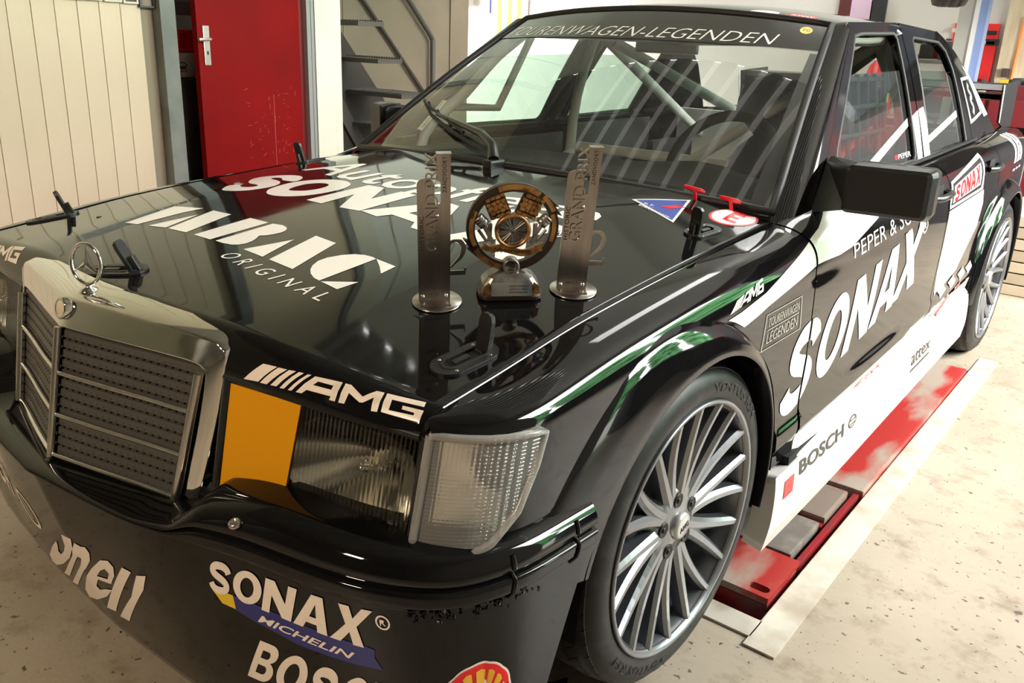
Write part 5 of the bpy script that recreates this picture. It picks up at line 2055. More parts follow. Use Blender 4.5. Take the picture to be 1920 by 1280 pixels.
# front bumper
bs = (.95, .40)
bd = lambda n, g, m, off=.0008, h=.02: decal(n, g, P_bumper, m, bumper, us=bs, off=off, h=h, flip=True)
bd('bumper_lettering', heavy('SONAX', [(.472, .462), (.742, .445), (.764, .322), (.490, .340)], gap=.07), M_vinylw, off=.0014)
bd('bumper_lettering', [[ell(.775, .352, .010, .022, 24), ell(.775, .352, .0075, .017, 20)]] + [[c] for c in word('R', [(.771, .363), (.779, .361), (.779, .342), (.771, .344)])], M_vinylw)
bd('bumper_sticker', [[[(.4783, .4487), (.5239, .447), (.5239, .4965), (.4964, .4946)]]], M_yel, h=.03)
bd('bumper_sticker', [[[(.5239, .447), (.63, .4475), (.7477, .4402), (.7578, .4447), (.756, .4693), (.7652, .5035), (.6338, .527), (.5607, .5142), (.5236, .4986)]]], M_navy, h=.03)
bd('bumper_lettering', [word('MICHELIN', [(.566, .507), (.718, .497), (.726, .472), (.575, .477)], bold=.02, shear=.1)], M_vinylw, off=.0014, h=.01)
bd('bumper_lettering', heavy('BOSCH', [(.512, .760), (.768, .725), (.795, .545), (.562, .580)], gap=.10), M_vinylw)
SN = [[(-.0295, .5821), (.0283, .5608), (.008, .6165), (-.0778, .7242), (-.2115, .8628), (-.325, .965), (-.36, .975), (-.3431, .927), (-.2214, .784), (-.1339, .6918), (-.1446, .7181), (-.1813, .7776), (-.1677, .782), (-.1097, .7221), (-.0582, .6543), (-.0401, .6064)],
      [(.0359, .5713), (.0611, .5706), (.0835, .557), (.0909, .5774), (.0734, .6221), (.0266, .6894), (-.1817, .9424), (-.2323, .9718), (.0042, .6912), (.0296, .6439), (.0159, .6441), (-.2221, .9332), (-.2742, .9615), (-.0269, .6722)],
      [(.2199, .5445), (.25, .5431), (.0639, .8602), (.0162, .8812)], [(.2667, .5441), (.3019, .5205), (.2713, .5995), (.1183, .8611), (.0749, .8741), (.2036, .679)]]
SE = [[(.1308, .5784), (.1676, .5551), (.1806, .5726), (.1649, .6204), (.1261, .6841), (.0637, .7104), (.0312, .7651), (.0409, .7757), (.0781, .7435), (.1143, .7202), (.058, .7946), (-.0435, .8946), (-.1232, .9521), (-.1129, .9046), (-.0273, .7822), (.0593, .6653)], [(.0677, .6928), (.1213, .6669), (.1419, .6281), (.1316, .6144), (.1031, .6427)]]
bd('bumper_lettering', [[c] for c in SN] + [SE], M_vinylw, off=.0012)
# shell shaped emblem
def fan(r, n=9, wob=.05):
    out = []
    for a in np.linspace(-.62, PI + .62, 60):
        k = r * (1 - wob * abs(math.sin((a + .62) / (PI + 1.24) * n * PI)) * 0 - wob * (1 - abs(math.sin((a + .62) / (PI + 1.24) * n * PI))))
        out.append((k * math.cos(a), k * math.sin(a) * .95))
    return out + [(-.30 * r, -.80 * r), (.30 * r, -.80 * r)]


bq = lambda polys, sc=1.: fit(polys, [(.822, .72), (.944, .70), (.952, .470), (.842, .475)], (-1 / sc, -.9 / sc, 1 / sc, 1 / sc))
bd('scallop_emblem', [bq([fan(1.0, wob=.02)])], M_vinylw, off=.0006)
bd('scallop_emblem', [bq([fan(.95, wob=.02)])], M_red, off=.0012)
rays = []
for k in range(7):
    a = PI / 2 + (k - 3) * .42
    d = np.array((math.cos(a), math.sin(a) * .95))
    e = np.array((-d[1], d[0]))
    o0 = np.array((0, -.55))
    p1 = d * .78
    rays.append(bq([[tuple(o0 * 1.0 + (p1 - o0) * .22 + e * .028), tuple(o0 + (p1 - o0) * .22 - e * .028), tuple(p1 - e * .115), tuple(p1 * 1.05), tuple(p1 + e * .115)]]))
bd('scallop_emblem', rays, mat('yellow print', (.78, .42, .03), .3), off=.0018)
bd('bumper_lettering', heavy('BOSCH', [(-.80, .80), (-.50, .775), (-.47, .63), (-.77, .66)], gap=.10), M_vinylw)
bd('bumper_lettering', [[ell(-.31, .68, .075, .075, 30), ell(-.31, .68, .060, .060, 26)], [[(-.335, .64), (-.325, .64), (-.295, .72), (-.305, .72)]]], M_vinylw)
# black baked border at the sides and foot of the windscreen
for sg in (1, -1):
    decal('screen_border', [[[(sg * .925, -.01), (sg * .935, .3), (sg * .95, .80), (sg * 1.0, .80), (sg * 1.0, -.01)][::sg]]], P_screen, M_blackp, screen, us=(.62, .70), off=-.0008, h=.04)
decal('screen_border', [[[(u, -.015) for u in np.linspace(-.99, .99, 20)] + [(u, .035) for u in np.linspace(.99, -.99, 20)]]], P_screen, M_blackp, screen, us=(.62, .70), off=-.0008, h=.04)
# paper strip inside the screen, right hand side
decal('paper_strip', [[[(-.655, .135), (-.705, .140), (-.765, .330), (-.725, .330)]]], P_screen, mat('paper', (.72, .72, .68), .6), screen, us=(.62, .70), off=-.004)
decal('paper_strip', [word('PEPER & SOHN', [(-.690, .155), (-.752, .315), (-.735, .315), (-.668, .155)])], P_screen, M_blk_v, screen, us=(.62, .70), off=-.0034)
# ------------------------------------------------------------------ bonnet latches, wiper, mirrors, pulls, handles, wing
def hp(x, y):
    """point, normal frame on the bonnet"""
    z = float(hood_z(x, y))
    e = .01
    n = Vector((float(hood_z(x - e, y) - hood_z(x + e, y)) / (2 * e), float(hood_z(x, y - e) - hood_z(x, y + e)) / (2 * e), 1)).normalized()
    return Vector((x, y, z)), n


def on_hood(x, y, rz=0.):
    p, n = hp(x, y)
    q = Vector((0, 0, 1)).rotation_difference(n)
    return Matrix.Translation(p) @ q.to_matrix().to_4x4() @ Matrix.Rotation(rz, 4, 'Z')


def latch(x, y, rz, up, sc=1.):
    """sprung bonnet latch: oval plate with its lever standing up at the rear"""
    M = on_hood(x, y, rz)
    rt = empty('bonnet_latch')
    rt.parent = car
    rt.location = M.translation - car.location
    oval = lambda w, l: arc(0, l / 2 - w / 2, w / 2, w / 2, 0, PI, 10) + arc(0, -l / 2 + w / 2, w / 2, w / 2, PI, 2 * PI, 10)
    b = MB()
    L, Wd = .118 * sc, .052 * sc
    b.prism([[oval(Wd, L), oval(.026, L - .034)]], .0005, .0045, M)
    b.prism([[oval(.030, L - .030), oval(.022, L - .042)]], .002, .0056, M)
    b.build('latch_plate', M_blackp, rt)
    b = MB()
    b.prism([[oval(.027, L - .032)]], .0002, .0011, M)
    b.build('latch_recess', M_gap, rt)
    b = MB()
    for px, py in ((.019, L * .28), (-.019, L * .28), (.019, -L * .28), (-.019, -L * .28)):
        b.lathe([(0, .0052), (.0022, .0052), (.0026, .0046)], 10, M @ Matrix.Translation((px, py, 0)))
    o = b.build('latch_rivets', M_steel, rt)
    o['kind'] = 'stuff'
    b = MB()
    F = M @ Matrix.Translation((0, L * .30, .001)) @ Matrix.Rotation(up, 4, 'X')
    pts = [(-.0125, 0), (.0125, 0), (.0130, .050), (.0105, .058), (.004, .061), (-.006, .061), (-.0115, .056), (-.013, .048)]
    b.prism([[[(p[0], p[1]) for p in pts]]], -.004, .0035, F)
    b.box((0, .012, -.008), (.012, .03, .012), F, bev=.002)
    b.build('latch_lever', M_blackp, rt)
    b = MB()
    b.box((0, -.008, .003), (.010, .030, .005), M, bev=.001)
    b.tube([(-.008, L * .24, .003), (.008, L * .24, .003)], .003, 8, M)
    b.build('latch_hook', M_satin, rt)
    return rt


latch(.648, -.492, -.10, 1.42)
latch(-.680, -.475, -.53, 1.80)
latch(-.060, -.640, -1.02, 1.95)
latch(.640, .262, PI - .10, 1.45, .9)
latch(-.640, .262, PI + .10, 1.45, .9)

# single wiper
p0 = P_screen(0., .0)
b = MB()
sp = lambda u, v, h: Vector(P_screen(u, v)) + Vector((0, -.55 * h, .84 * h))
b.tube([sp(-.02, -.02, .03), sp(-.06, .03, .040), sp(-.18, .09, .036), sp(-.40, .15, .026), sp(-.60, .20, .020)], .010, 8, rs=[.016, .014, .011, .008, .006])
b.box((0, 0, 0), (.03, .06, .026), Matrix.Translation(sp(-.015, -.03, .022)), bev=.006)
b.build('wiper_arm', M_satin, car)
b = MB()
b.tube([sp(-.16, .045, .012), sp(-.40, .115, .012), sp(-.66, .205, .012), sp(-.86, .30, .012)], .006, 6)
for t in (.2, .4, .6, .8):
    u = -.16 - .70 * t
    b.tube([sp(u, .045 + .25 * t, .014), sp(u - .03, .062 + .25 * t, .026)], .0045, 6)
b.tube([sp(-.30, .10, .026), sp(-.74, .245, .026)], .0045, 6)
b.build('wiper_blade', M_rubber, car)

# pull handles for the extinguisher and the electrics, in front of the screen
for (u, v, nm) in ((.755, 1.02, 'pull_handle'), (.870, 1.03, 'pull_handle')):
    q = Vector(P_hood(u, v)) + Vector((0, -.004, .0))
    b = MB()
    b.tube([q, q + Vector((0, -.010, .024))], .0042, 8)
    e = q + Vector((0, -.012, .026))
    b.tube([e + Vector((-.026, 0, .0035)), e + Vector((-.016, 0, .0015)), e + Vector((.016, 0, -.0015)), e + Vector((.026, 0, -.0035))], .0052, 8, rs=[.0036, .0052, .0052, .0036])
    b.build(nm, M_red, car)

# door mirrors
for s in (1, -1):
    mir = empty('door_mirror')
    mir.parent = car
    mir.location = Vector((s * .86, .58, .94)) - car.location
    FX = Matrix.Scale(s, 4, (1, 0, 0))
    if s < 0:      # the right hand mirror is the short one
        FX = FX @ Matrix.Translation((.4255, .15, 0)) @ Matrix.Scale(.42, 4, (1, 0, 0))
    b = MB()
    # housing lofted from its front face back to the glass side
    def ring(y, x0, x1, z0, z1, rr, sl=0.):
        out = []
        for (cx, cz, a) in ((x1 - rr, z1 - rr, 0), (x0 + rr, z1 - rr, PI / 2), (x0 + rr, z0 + rr, PI), (x1 - rr, z0 + rr, 1.5 * PI)):
            for k in range(5):
                t = a + PI / 2 * k / 4
                xx = cx + rr * math.cos(t)
                out.append((xx, y + sl * (xx - x0), cz + rr * math.sin(t)))
        return out
    rings = [ring(.520, .840, .992, .898, .985, .006, .12), ring(.526, .832, 1.000, .890, .992, .012, .12), ring(.560, .828, 1.004, .884, .996, .016, .10), ring(.615, .828, 1.000, .886, .994, .016, .06)]
    n = len(rings[0])
    vs = [p for r in rings for p in r]
    fs = [tuple(range(n))[::-1]]
    for i in range(len(rings) - 1):
        for j in range(n):
            fs.append((i * n + j, i * n + (j + 1) % n, (i + 1) * n + (j + 1) % n, (i + 1) * n + j))
    if s < 0:
        fs = [f[::-1] for f in fs]
    b.add(vs, fs, FX)
    b.build('mirror_housing', M_satin, mir)
    b = MB()
    r2 = [(p[0], p[1] - .006, p[2]) for p in rings[-1]]
    b.add(r2, [tuple(range(n)) if s > 0 else tuple(range(n))[::-1]], FX)
    b.build('mirror_glass', M_chrome, mir)
    # triangular foot on the door
    b = MB()
    A = [(.742, .60, .862), (.724, .742, .905), (.700, .80, .985), (.716, .735, .965)]
    A = [(.748, .585, .868), (.742, .76, .900), (.706, .80, .975), (.716, .74, .968)]
    Bq = [(.838, .535, .893), (.838, .600, .893), (.838, .600, .990), (.838, .540, .985)]
    fs = [(0, 1, 5, 4), (1, 2, 6, 5), (2, 3, 7, 6), (3, 0, 4, 7), (0, 3, 2, 1)]
    if s < 0:
        fs = [f[::-1] for f in fs]
    bm = bmesh.new()
    b.add(A + Bq, fs, FX)
    o = b.build('mirror_foot', M_blackp, mir)

# door handles
for s in (1, -1):
    for y0, y1 in ((1.36, 1.53), (2.13, 2.29)):
        b = MB()
        m = (y0 + y1) / 2
        P = lambda y, v, o: (Vector(P_side(y, v)) + Vector((.006 + o, 0, .004)))
        pts = [P(y, .185, o) for y, o in ((y0, 0), (y0 + .02, .016), (m, .020), (y1 - .02, .016), (y1, 0))]
        pts = [Vector((s * p.x, p.y, p.z)) for p in pts]
        b.tube(pts, .011, 8)
        b.build('door_handle', M_satin, car)
        b = MB()
        q = Vector(P_side(m, .165))
        b.box((s * (q.x + .002), m, q.z), (.004, .10, .035), bev=.003)
        b.build('handle_recess', M_gap, car)

# rear wing
wing = empty('rear_wing')
wing.parent = car
wing.location = Vector((0, 3.40, .95)) - car.location
b = MB()
aero = [(-.10, .0), (-.06, .024), (.02, .030), (.10, .012), (.13, .004), (.10, .0), (.0, -.004), (-.07, -.006)]
for y, z, sc in ((3.36, 1.075, 1.0), (3.44, 1.03, .9)):
    b.add([(x, y + p[0] * sc, z + p[1] * sc) for x in (-.64, .64) for p in aero], [tuple(range(8)), tuple(range(8, 16))[::-1]] + [(k, 8 + k, 8 + (k + 1) % 8, (k + 1) % 8) for k in range(8)])
b.build('wing_blade', M_satin, wing)
for s in (1, -1):
    b = MB()
    pl = [(3.22, 1.10), (3.58, 1.12), (3.60, .90), (3.46, .885), (3.26, .93)]
    b.prism([[[(p[0], p[1]) for p in pl]]], -.004, .004, Matrix(((0, 0, 1, s * .645), (1, 0, 0, 0), (0, 1, 0, 0), (0, 0, 0, 1))))
    b.build('wing_end_plate', M_satin, wing)
    b = MB()
    b.box((s * .42, 3.38, .98), (.012, .09, .17))
    b.build('wing_strut', M_satin, wing)
    b = MB()
    b.tube([(s * .650, 3.215, 1.10), (s * .650, 3.265, .93)], .004, 6)
    b.build('wing_edge_strip', M_vinyl, wing)

# ------------------------------------------------------------------ cabin seen through the glass
b = MB()
b.box((0, 1.30, .30), (1.30, 1.9, .03))
b.build('cabin_floor', M_bare, car)
b = MB()
uu, kk = np.meshgrid(np.linspace(-1, 1, 20), np.linspace(0, 1, 8), indexing='ij')
A = P_screen(uu * .97, 0 * uu) + (0, .03, -.012)
B = st(.66 * uu, .88 + 0 * uu, .865 + .02 * (1 - uu ** 2) + .03 * np.exp(-((uu - .5) / .22) ** 2))
X = A + (B - A) * kk[..., None]
F_ = X[:, -1:] + (0, .03, -.04)
G_ = F_ + (0, -.02, -.20)
grid_mesh('dashboard', np.concatenate([X, F_, G_], 1), M_dash, car)
b = MB()
b.tube([(.36, .82, .80), (.36, .90, .86)], .022, 10)
MW = T((.36, .93, .885), rx=PI / 2 - .45)
b.tube([MW @ Vector((.165 * math.cos(a), .165 * math.sin(a), 0)) for a in np.linspace(0, 2 * PI, 37)], .016, 8, cap=False)
for a in (0, PI, -PI / 2):
    b.tube([MW @ Vector((0, 0, 0)), MW @ Vector((.16 * math.cos(a), .16 * math.sin(a), 0))], .012, 6)
b.build('steering_wheel', M_dash, car)
# bucket seat
seat = empty('driver_seat')
seat.parent = car
seat.location = Vector((.36, 1.45, .34)) - car.location
uu, kk = np.meshgrid(np.linspace(-1, 1, 15), np.linspace(0, 1, 18), indexing='ij')
hw = ip(kk, [0, .35, .62, .70, .80, .95, 1], [.22, .25, .25, .19, .24, .23, .15])
wrap = ip(kk, [0, .3, .6, .72, .85, 1], [.10, .13, .12, .10, .20, .16])
X = st(.36 + hw * uu, 1.52 + .22 * kk - wrap * np.abs(uu) ** 3, .42 + .72 * kk)
X2 = X + (0, .05, 0)
grid_mesh('seat_back', X, M_cabin, seat)
grid_mesh('seat_shell', X2, M_satin, seat)
b = MB()
b.box((.36, 1.32, .44), (.46, .46, .12), bev=.04)
b.build('seat_cushion', M_cabin, seat)
for dx in (-.07, .07):
    b = MB()
    b.box((.36 + dx, 1.585, .80), (.05, .012, .42), T((0, 0, 0)), bev=.004)
    b.build('seat_belt', M_redstrap, seat)
# roll cage, tube by tube
cage = empty('roll_cage')
cage.parent = car
cage.location = Vector((0, 1.5, .34)) - car.location


def ctube(pts, r=.021, m=None):
    b = MB()
    b.tube(pts, r, 12)
    return b.build('cage_tube', m or M_cage, cage)


for s in (1, -1):
    ctube(smooth_line([(s * .64, .80, .34), (s * .665, .74, .84), (s * .60, .90, 1.04), (s * .545, 1.14, 1.235), (s * .535, 1.50, 1.265), (s * .535, 1.66, 1.265)], 5))
    ctube([(s * .53, 1.62, 1.25), (s * .50, 2.55, .80)])
    ctube([(s * .64, .92, .72), (s * .64, 1.62, .48)])
    ctube([(s * .65, .90, .45), (s * .64, 1.62, .78)])
    ctube([(s * .615, .86, .99), (s * .60, 1.08, .98), (s * .545, 1.20, 1.24)], .014)
ctube(smooth_line([(-.64, 1.64, .34), (-.655, 1.64, .90), (-.56, 1.64, 1.25), (-.48, 1.64, 1.285), (.48, 1.64, 1.285), (.56, 1.64, 1.25), (.655, 1.64, .90), (.64, 1.64, .34)], 4))
ctube([(.545, 1.135, 1.245), (-.545, 1.135, 1.245)])
ctube([(.54, 1.64, 1.26), (-.62, 1.64, .42)])
ctube([(-.63, 1.66, .80), (.63, 1.66, .80)])
ctube([(.50, 1.68, 1.22), (-.42, 2.52, .62)])
ctube([(-.50, 1.68, 1.22), (.42, 2.52, .62)])
ctube([(.10, 1.10, 1.24), (.54, 1.62, 1.26)])
# bare bulkhead, tunnel and gussets behind the seats
b = MB()
b.box((0, 2.52, .62), (1.25, .03, .62))
b.box((0, 2.30, .50), (1.20, .45, .03))
b.build('rear_bulkhead', M_bare, car)
b = MB()
b.prism([[[(-.16, 0), (.16, 0), (.13, .22), (-.13, .22)]]], -.5, .5, T((0, 1.55, .31), rx=PI / 2))
b.build('gearbox_tunnel', M_bare, car)
b = MB()
b.tube([(.02, 1.12, .50), (.03, 1.10, .78)], .010, 8)
b.lathe([(0, .03), (.018, .022), (.024, 0), (.016, -.02), (0, -.024)], 16, T((.03, 1.10, .80)))
b.build('gear_lever', M_satin, car)
# interior door skins
for s in (1, -1):
    b = MB()
    b.box((s * .675, 1.12, .60), (.015, .95, .52))
    b.box((s * .675, 1.98, .62), (.015, .66, .54))
    b.build('door_skin', M_cabin, car)
# inner mirror and window net
b = MB()
b.box((.02, 1.16, 1.22), (.22, .02, .055), T(rz=-.0), bev=.01)
b.tube([(.02, 1.15, 1.24), (.02, 1.12, 1.30)], .006, 6)
b.build('inner_mirror', M_satin, car)
b = MB()
for i in range(7):
    y = .95 + i * .085
    b.tube([(.655, y, .90), (.60, y + .03, 1.16)], .008, 5)
for j in range(4):
    z = .92 + j * .075
    b.tube([(.655 - .055 * j / 3 + .0, .95 + .02 * j, z), (.655 - .055 * j / 3, 1.48, z)], .008, 5)
o = b.build('window_net', M_net, car)
o['kind'] = 'stuff'
b = MB()
b.tube(smooth_line([(.60, .86, .93), (.60, 1.05, .905), (.59, 1.28, .94), (.585, 1.45, .985), (.58, 1.58, .99)], 4), .010, 8)
b.build('red_cable', M_redstrap, car)
# ------------------------------------------------------------------ trophies standing on the bonnet
def trophy_frame(x, y, rz):
    z = float(hood_z(x, y))
    p, n = hp(x, y)
    q = Vector((0, 0, 1)).rotation_difference((n + Vector((0, 0, 1.5))).normalized())
    q2 = Vector((0, 0, 1)).rotation_difference(n)
    return Matrix.Translation(p) @ q2.to_matrix().to_4x4() @ Matrix.Rotation(rz, 4, 'Z')


def flat(M, xs=0.):
    """local x, y drawn upright: (x, y) -> (x, 0, y)"""
    return M @ Matrix(((1, 0, 0, xs), (0, 0, -1, 0), (0, 1, 0, 0), (0, 0, 0, 1)))


def numeral2(w):
    c = [(.10, .70), (.13, .84), (.28, .95), (.50, .97), (.72, .92), (.86, .78), (.84, .62), (.72, .46), (.48, .30), (.22, .14)]
    return stroke(smooth_line(c, 5), [.10, .13, .09, .08, .16, .22, .22, .15, .08, .06])


def plaque(x, y, rz, label):
    M = trophy_frame(x, y, rz) @ Matrix.Scale(1.06, 4)
    rt = empty('steel_trophy', tuple(M.translation), label, 'trophy', 'steel trophies on the bonnet')
    b = MB()
    b.lathe([(0, .0005), (.0375, .0005), (.0385, .0012), (.0385, .0030), (.0378, .0036), (0, .0036)], 48, M)
    b.build('base_disc', M_steel, rt)
    F = flat(M, -.004)
    # bent foot and upright
    b = MB()
    b.box((-.004, -.010, .0046), (.046, .022, .002), M)
    out = [(-.024, .004), (.024, .004), (.0245, .236), (.004, .236), (.003, .192)] + arc(-.012, .190, .0125, .010, .2, PI, 8) + [(-.0245, .186)]
    slot = rrect(.0055, .178, .0085, .036, .0042, 4)
    b.prism([[out, slot]], -.001, .001, F)
    b.box((.0142, .0055, .2365), (.0215, .012, .002), M @ Matrix.Translation((-.004, -.006, 0)))
    b.build('plaque', M_steel, rt)
    # overlapping numeral
    b = MB()
    n2 = [[(.0185 + p[0] * .030, .050 + p[1] * .052) for p in c] for c in numeral2(1)]
    bar = [(.0175, .044), (.0475, .044), (.0490, .056), (.0465, .056), (.0455, .0515), (.0215, .0515)]
    b.prism([n2, [bar]], -.0035, -.0015, F)
    b.build('numeral', M_steel, rt)
    # rows of letters: raised vertical title, two etched words
    def vert(s, x0, x1, y0, y1, m, nm, z0, z1, **k):
        cont, (a0, b0, a1, b1) = text_polys(s, **k)
        gs = [[(x1 - (p[1] - b0) / (b1 - b0) * (x1 - x0) if False else x0 + (1 - (p[1] - b0) / (b1 - b0)) * 0 + ((p[1] - b0) / (b1 - b0)) * -(x1 - x0) + (x1 - x0), y0 + (p[0] - a0) / (a1 - a0) * (y1 - y0)) for p in c] for c in cont]
        bb = MB()
        bb.prism([gs], z0, z1, F)
        return bb.build(nm, m, rt)
    vert('GRAND PRIX', -.0125, .006, .085, .238, M_steel, 'title_letters', .0010, .0040, spacing=1.0)
    vert('HISTORIC', -.0215, -.0150, .088, .142, M_etch, 'etched_letters', .0010, .0014, spacing=1.1)
    vert('ZANDVOORT', .0125, .0185, .178, .232, M_etch, 'etched_letters', .0010, .0014, spacing=1.15)
    cont = word('RACE 2', [(-.009, .0125), (.009, .0125), (.009, .0165), (-.009, .0165)])
    bb = MB()
    bb.prism([cont], .0010, .0013, F)
    cont = word('ZANDVOORT', [(-.016, .0280), (.016, .0280), (.016, .0310), (-.016, .0310)])
    bb.prism([cont], .0010, .0013, F)
    bb.build('etched_letters', M_etch, rt)
    for px, py in ((-.018, .012), (.018, .012), (.003, .090), (.004, .143)):
        bb = MB()
        bb.lathe([(0, .0030), (.0020, .0027), (.0030, .0016), (.0031, .0)], 12, F @ Matrix.Translation((px, py, .001)))
        bb.build('rivet', M_chrome, rt)
    return rt


plaque(.497, -.392, .86, 'steel trophy plaque with a numeral two left of the round bronze trophy')
plaque(.631, -.197, .80, 'steel trophy plaque with a numeral two right of the round bronze trophy')


def bronze(x, y, rz):
    M = trophy_frame(x, y, rz) @ Matrix.Scale(1.02, 4)
    rt = empty('bronze_trophy', tuple(M.translation), 'round bronze and pewter trophy with a spoked wheel and pistons inside a ring', 'trophy')
    F = flat(M)
    # stepped pedestal with an engraved plate on its sloping front
    def rr(w, d, z):
        return [(p[0], p[1], z) for p in rrect(0, 0, w, d, min(w, d) * .28, 5)]
    secs = [rr(.098, .058, .001), rr(.104, .062, .004), rr(.104, .062, .009), rr(.098, .056, .012), rr(.092, .050, .026), rr(.074, .040, .037), rr(.050, .030, .043), rr(.030, .020, .0455)]
    n = len(secs[0])
    for nm, lo, hi, m in (('pedestal_foot', 0, 3, M_dkbronze), ('pedestal', 3, 7, M_pewter)):
        b = MB()
        vs = [p for r in secs[lo:hi + 1] for p in r]
        k = hi - lo
        fs = [(i * n + j, i * n + (j + 1) % n, (i + 1) * n + (j + 1) % n, (i + 1) * n + j) for i in range(k) for j in range(n)]
        fs += [tuple(range(n))[::-1], tuple(k * n + i for i in range(n))]
        b.add(vs, fs, M)
        b.build(nm, m, rt)
    for s in (1, -1):
        b = MB()
        b.prism([[[(s * .030, .013), (s * .0465, .013), (s * .0445, .027), (s * .036, .034)]]], .0255, .0275, F)
        b.build('pedestal_flank', M_bronze, rt)
    PM = M @ Matrix.Translation((0, -.0292, .0225)) @ Matrix.Rotation(-.18, 4, 'X')
    b = MB()
    b.box((0, 0, 0), (.066, .0016, .023), PM, bev=.0006)
    b.build('engraved_plate', M_plate, rt)
    bb = MB()
    for i, (s_, y0) in enumerate((('HISTORIC', .004), ('GRAND PRIX', -.001), ('ZANDVOORT', -.006))):
        bb.prism([word(s_, [(-.004, y0), (.026, y0), (.026, y0 + .0026), (-.004, y0 + .0026)])], .0009, .0011, PM @ Matrix(((1, 0, 0, 0), (0, 0, -1, 0), (0, 1, 0, 0), (0, 0, 0, 1))))
    bb.build('engraved_letters', M_etch, rt)
    # the ring: a broken crescent wreath
    cy = .118
    R0 = .0725

    def band(a0, a1, r0, r1, n, z0, z1, m, nm, taper=0.):
        b = MB()
        o = [(r1 * (1 - taper * abs(i / n)) * math.cos(a0 + (a1 - a0) * i / n), cy + r1 * (1 - taper * abs(i / n)) * math.sin(a0 + (a1 - a0) * i / n)) for i in range(n + 1)]
        q = [(r0 * math.cos(a0 + (a1 - a0) * i / n), cy + r0 * math.sin(a0 + (a1 - a0) * i / n)) for i in range(n, -1, -1)]
        b.prism([[o + q]], z0, z1, F)
        return b.build(nm, m, rt)
    band(0, 2 * PI - .001, .060, .0735, 60, -.005, .005, M_dkbronze, 'ring')
    for a0, a1, r0, r1, nm, m in ((.95, 1.95, .064, .0725, 'ring_inlay', M_bronze), (2.0, 2.9, .066, .0725, 'ring_inlay', M_dkbronze), (2.7, 3.6, .0625, .0695, 'ring_inlay', M_bronze), (3.7, 4.5, .064, .0725, 'ring_inlay', M_bronze), (-.35, .35, .0625, .069, 'ring_inlay', M_bronze), (.42, .85, .066, .073, 'ring_inlay', M_bronze)):
        band(a0, a1, r0, r1, 16, .004, .0068, m, nm)
    for a, s in ((.62, 1), (.42, 1), (3.75, -1), (3.55, -1)):
        c = np.array((.074 * math.cos(a), cy + .074 * math.sin(a)))
        t = np.array((-math.sin(a), math.cos(a))) * (-1 if s > 0 else -1)
        d = np.array((math.cos(a), math.sin(a)))
        b = MB()
        b.prism([[[tuple(c - d * .008), tuple(c + t * .014 + d * .005), tuple(c - t * .012 - d * .001)]]], -.004, .005, F)
        b.build('ring_barb', M_dkbronze, rt)
    # wheel in the middle
    WMx = F @ Matrix.Translation((0, cy - .004, 0))
    b = MB()
    b.lathe([(.0285, .002), (.0290, .009), (.0262, .0125), (.0232, .011), (.0225, .004)], 48, WMx)
    b.build('wheel_hoop', M_bronze, rt)
    b = MB()
    b.lathe([(0, .0085), (.004, .0085), (.0055, .007), (.006, .004)], 20, WMx)
    b.lathe([(0, .002), (.0232, .002)], 40, WMx)
    for k in range(20):
        a = 2 * PI * k / 20 + (.06 if k % 2 else -.06)
        a2 = 2 * PI * k / 20 + (-.05 if k % 2 else .05)
        b.tube([(.004 * math.cos(a), .004 * math.sin(a), .0075), (.0225 * math.cos(a2), .0225 * math.sin(a2), .0085)], .0010, 5, WMx)
    b.build('wheel_spokes', M_pewter, rt)
    # flag cloths of raised blocks fanning up on both sides
    for s in (1, -1):
        fl = empty('flag')
        fl.parent = rt
        G = F @ Matrix.Translation((s * .019, cy + .019, .0)) @ Matrix.Rotation(-s * .40, 4, 'Z') @ Matrix.Scale(1.28, 4)
        for r in range(6):
            for q in range(4):
                b = MB()
                wob = .0012 * math.sin(r * 1.3)
                b.box(((q - 1.5) * .0062 + (.003 if r % 2 else 0) * .5, r * .0047 + wob + .002, .002 + (.0014 if (r + q) % 2 else 0)), (.0056, .0041, .006), G, bev=.0008)
                o = b.build('flag_block', M_bronze, fl)
                if True:
                    pass
        b = MB()
        b.box((0, .014, -.002), (.027, .030, .004), G)
        b.build('flag_backing', M_dkbronze, fl)
        # piston and rod
        H = F @ Matrix.Translation((s * .047, cy + .008, .002)) @ Matrix.Rotation(s * -.75, 4, 'Z') @ Matrix.Rotation(PI / 2, 4, 'X').inverted()
        b = MB()
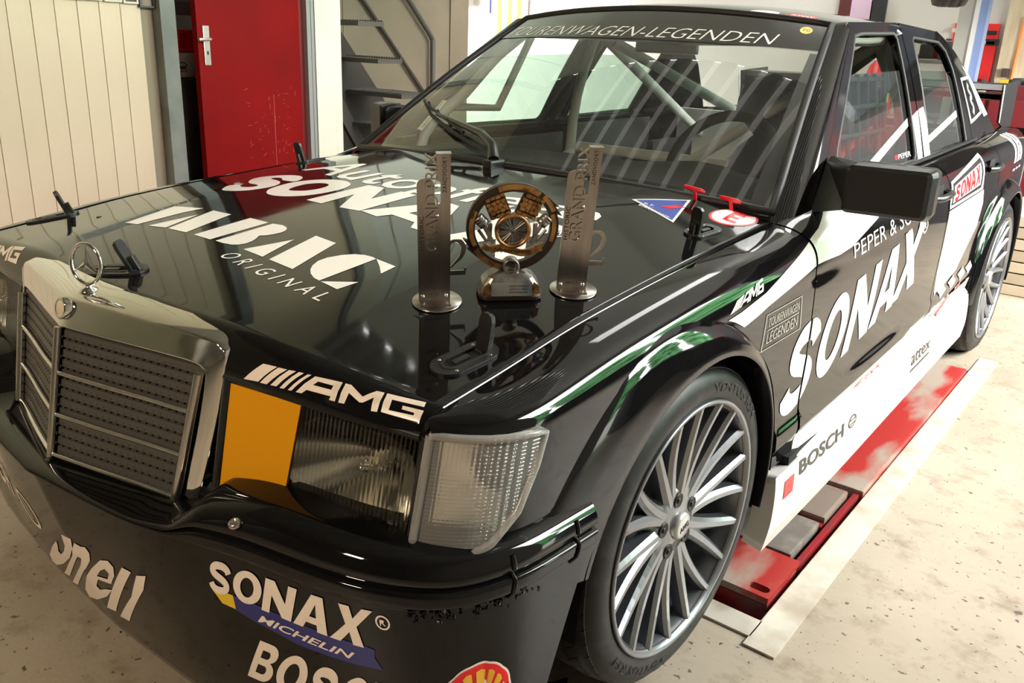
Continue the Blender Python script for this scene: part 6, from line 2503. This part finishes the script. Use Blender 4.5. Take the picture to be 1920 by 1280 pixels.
        b.lathe([(0, .014), (.009, .014), (.0095, .013), (.0095, .010), (.0088, .0095), (.0095, .009), (.0095, .006), (.0088, .0055), (.0095, .005), (.0095, -.004), (.006, -.005)], 18, H)
        b.build('piston', M_pewter, rt)
        b = MB()
        b.box((s * .036, cy - .008, .003), (.007, .030, .005), F @ Matrix.Translation((0, 0, 0)), bev=.001)
        b.tube([F @ Vector((s * .046, cy + .004, .003)), F @ Vector((s * .030, cy - .026, .003))], .0034, 8)
        b.tube([F @ Vector((s * .054, cy - .004, .002)), F @ Vector((s * .040, cy - .024, .002))], .0026, 8)
        b.build('connecting_rod', M_pewter, rt)
    # ribbon with a word, medal with a numeral two
    b = MB()
    rb = [(-.036, cy - .036), (-.018, cy - .032), (0, cy - .037), (.018, cy - .041), (.036, cy - .036)]
    rb = smooth_line(rb, 5)
    b.prism([stroke(rb, .0115)], .006, .0095, F)
    b.prism([[[(-.036, cy - .030), (-.050, cy - .022), (-.044, cy - .028), (-.051, cy - .034), (-.036, cy - .040)]], [[(.036, cy - .030), (.050, cy - .024), (.045, cy - .030), (.050, cy - .038), (.036, cy - .042)]]], .003, .007, F)
    b.build('ribbon', M_bronze, rt)
    bb = MB()
    bb.prism([word('Motorsport', [(-.030, cy - .041), (.031, cy - .043), (.031, cy - .034), (-.030, cy - .031)], shear=.3)], .0094, .0104, F)
    bb.build('ribbon_letters', M_dkbronze, rt)
    b = MB()
    MM = F @ Matrix.Translation((0, .054, .006))
    b.lathe([(0, .006), (.0098, .006), (.0105, .0075), (.0125, .0075), (.0135, .006), (.0140, .001), (.0140, -.008)], 36, MM)
    b.build('medal', M_pewter, rt)
    bb = MB()
    n2 = [[((p[0] - .48) * .0095, (p[1] - .48) * .0115) for p in c] for c in numeral2(1)]
    bb.prism([n2, [[(-.0040, -.0062), (.0042, -.0062), (.0042, -.0044), (-.0040, -.0044)]]], .0058, .0070, MM)
    bb.lathe([(.0088, .0068), (.0092, .0072), (.0096, .0068)], 30, MM)
    bb.build('medal_numeral', M_etch, rt)
    return rt


bronze(.563, -.288, .82)
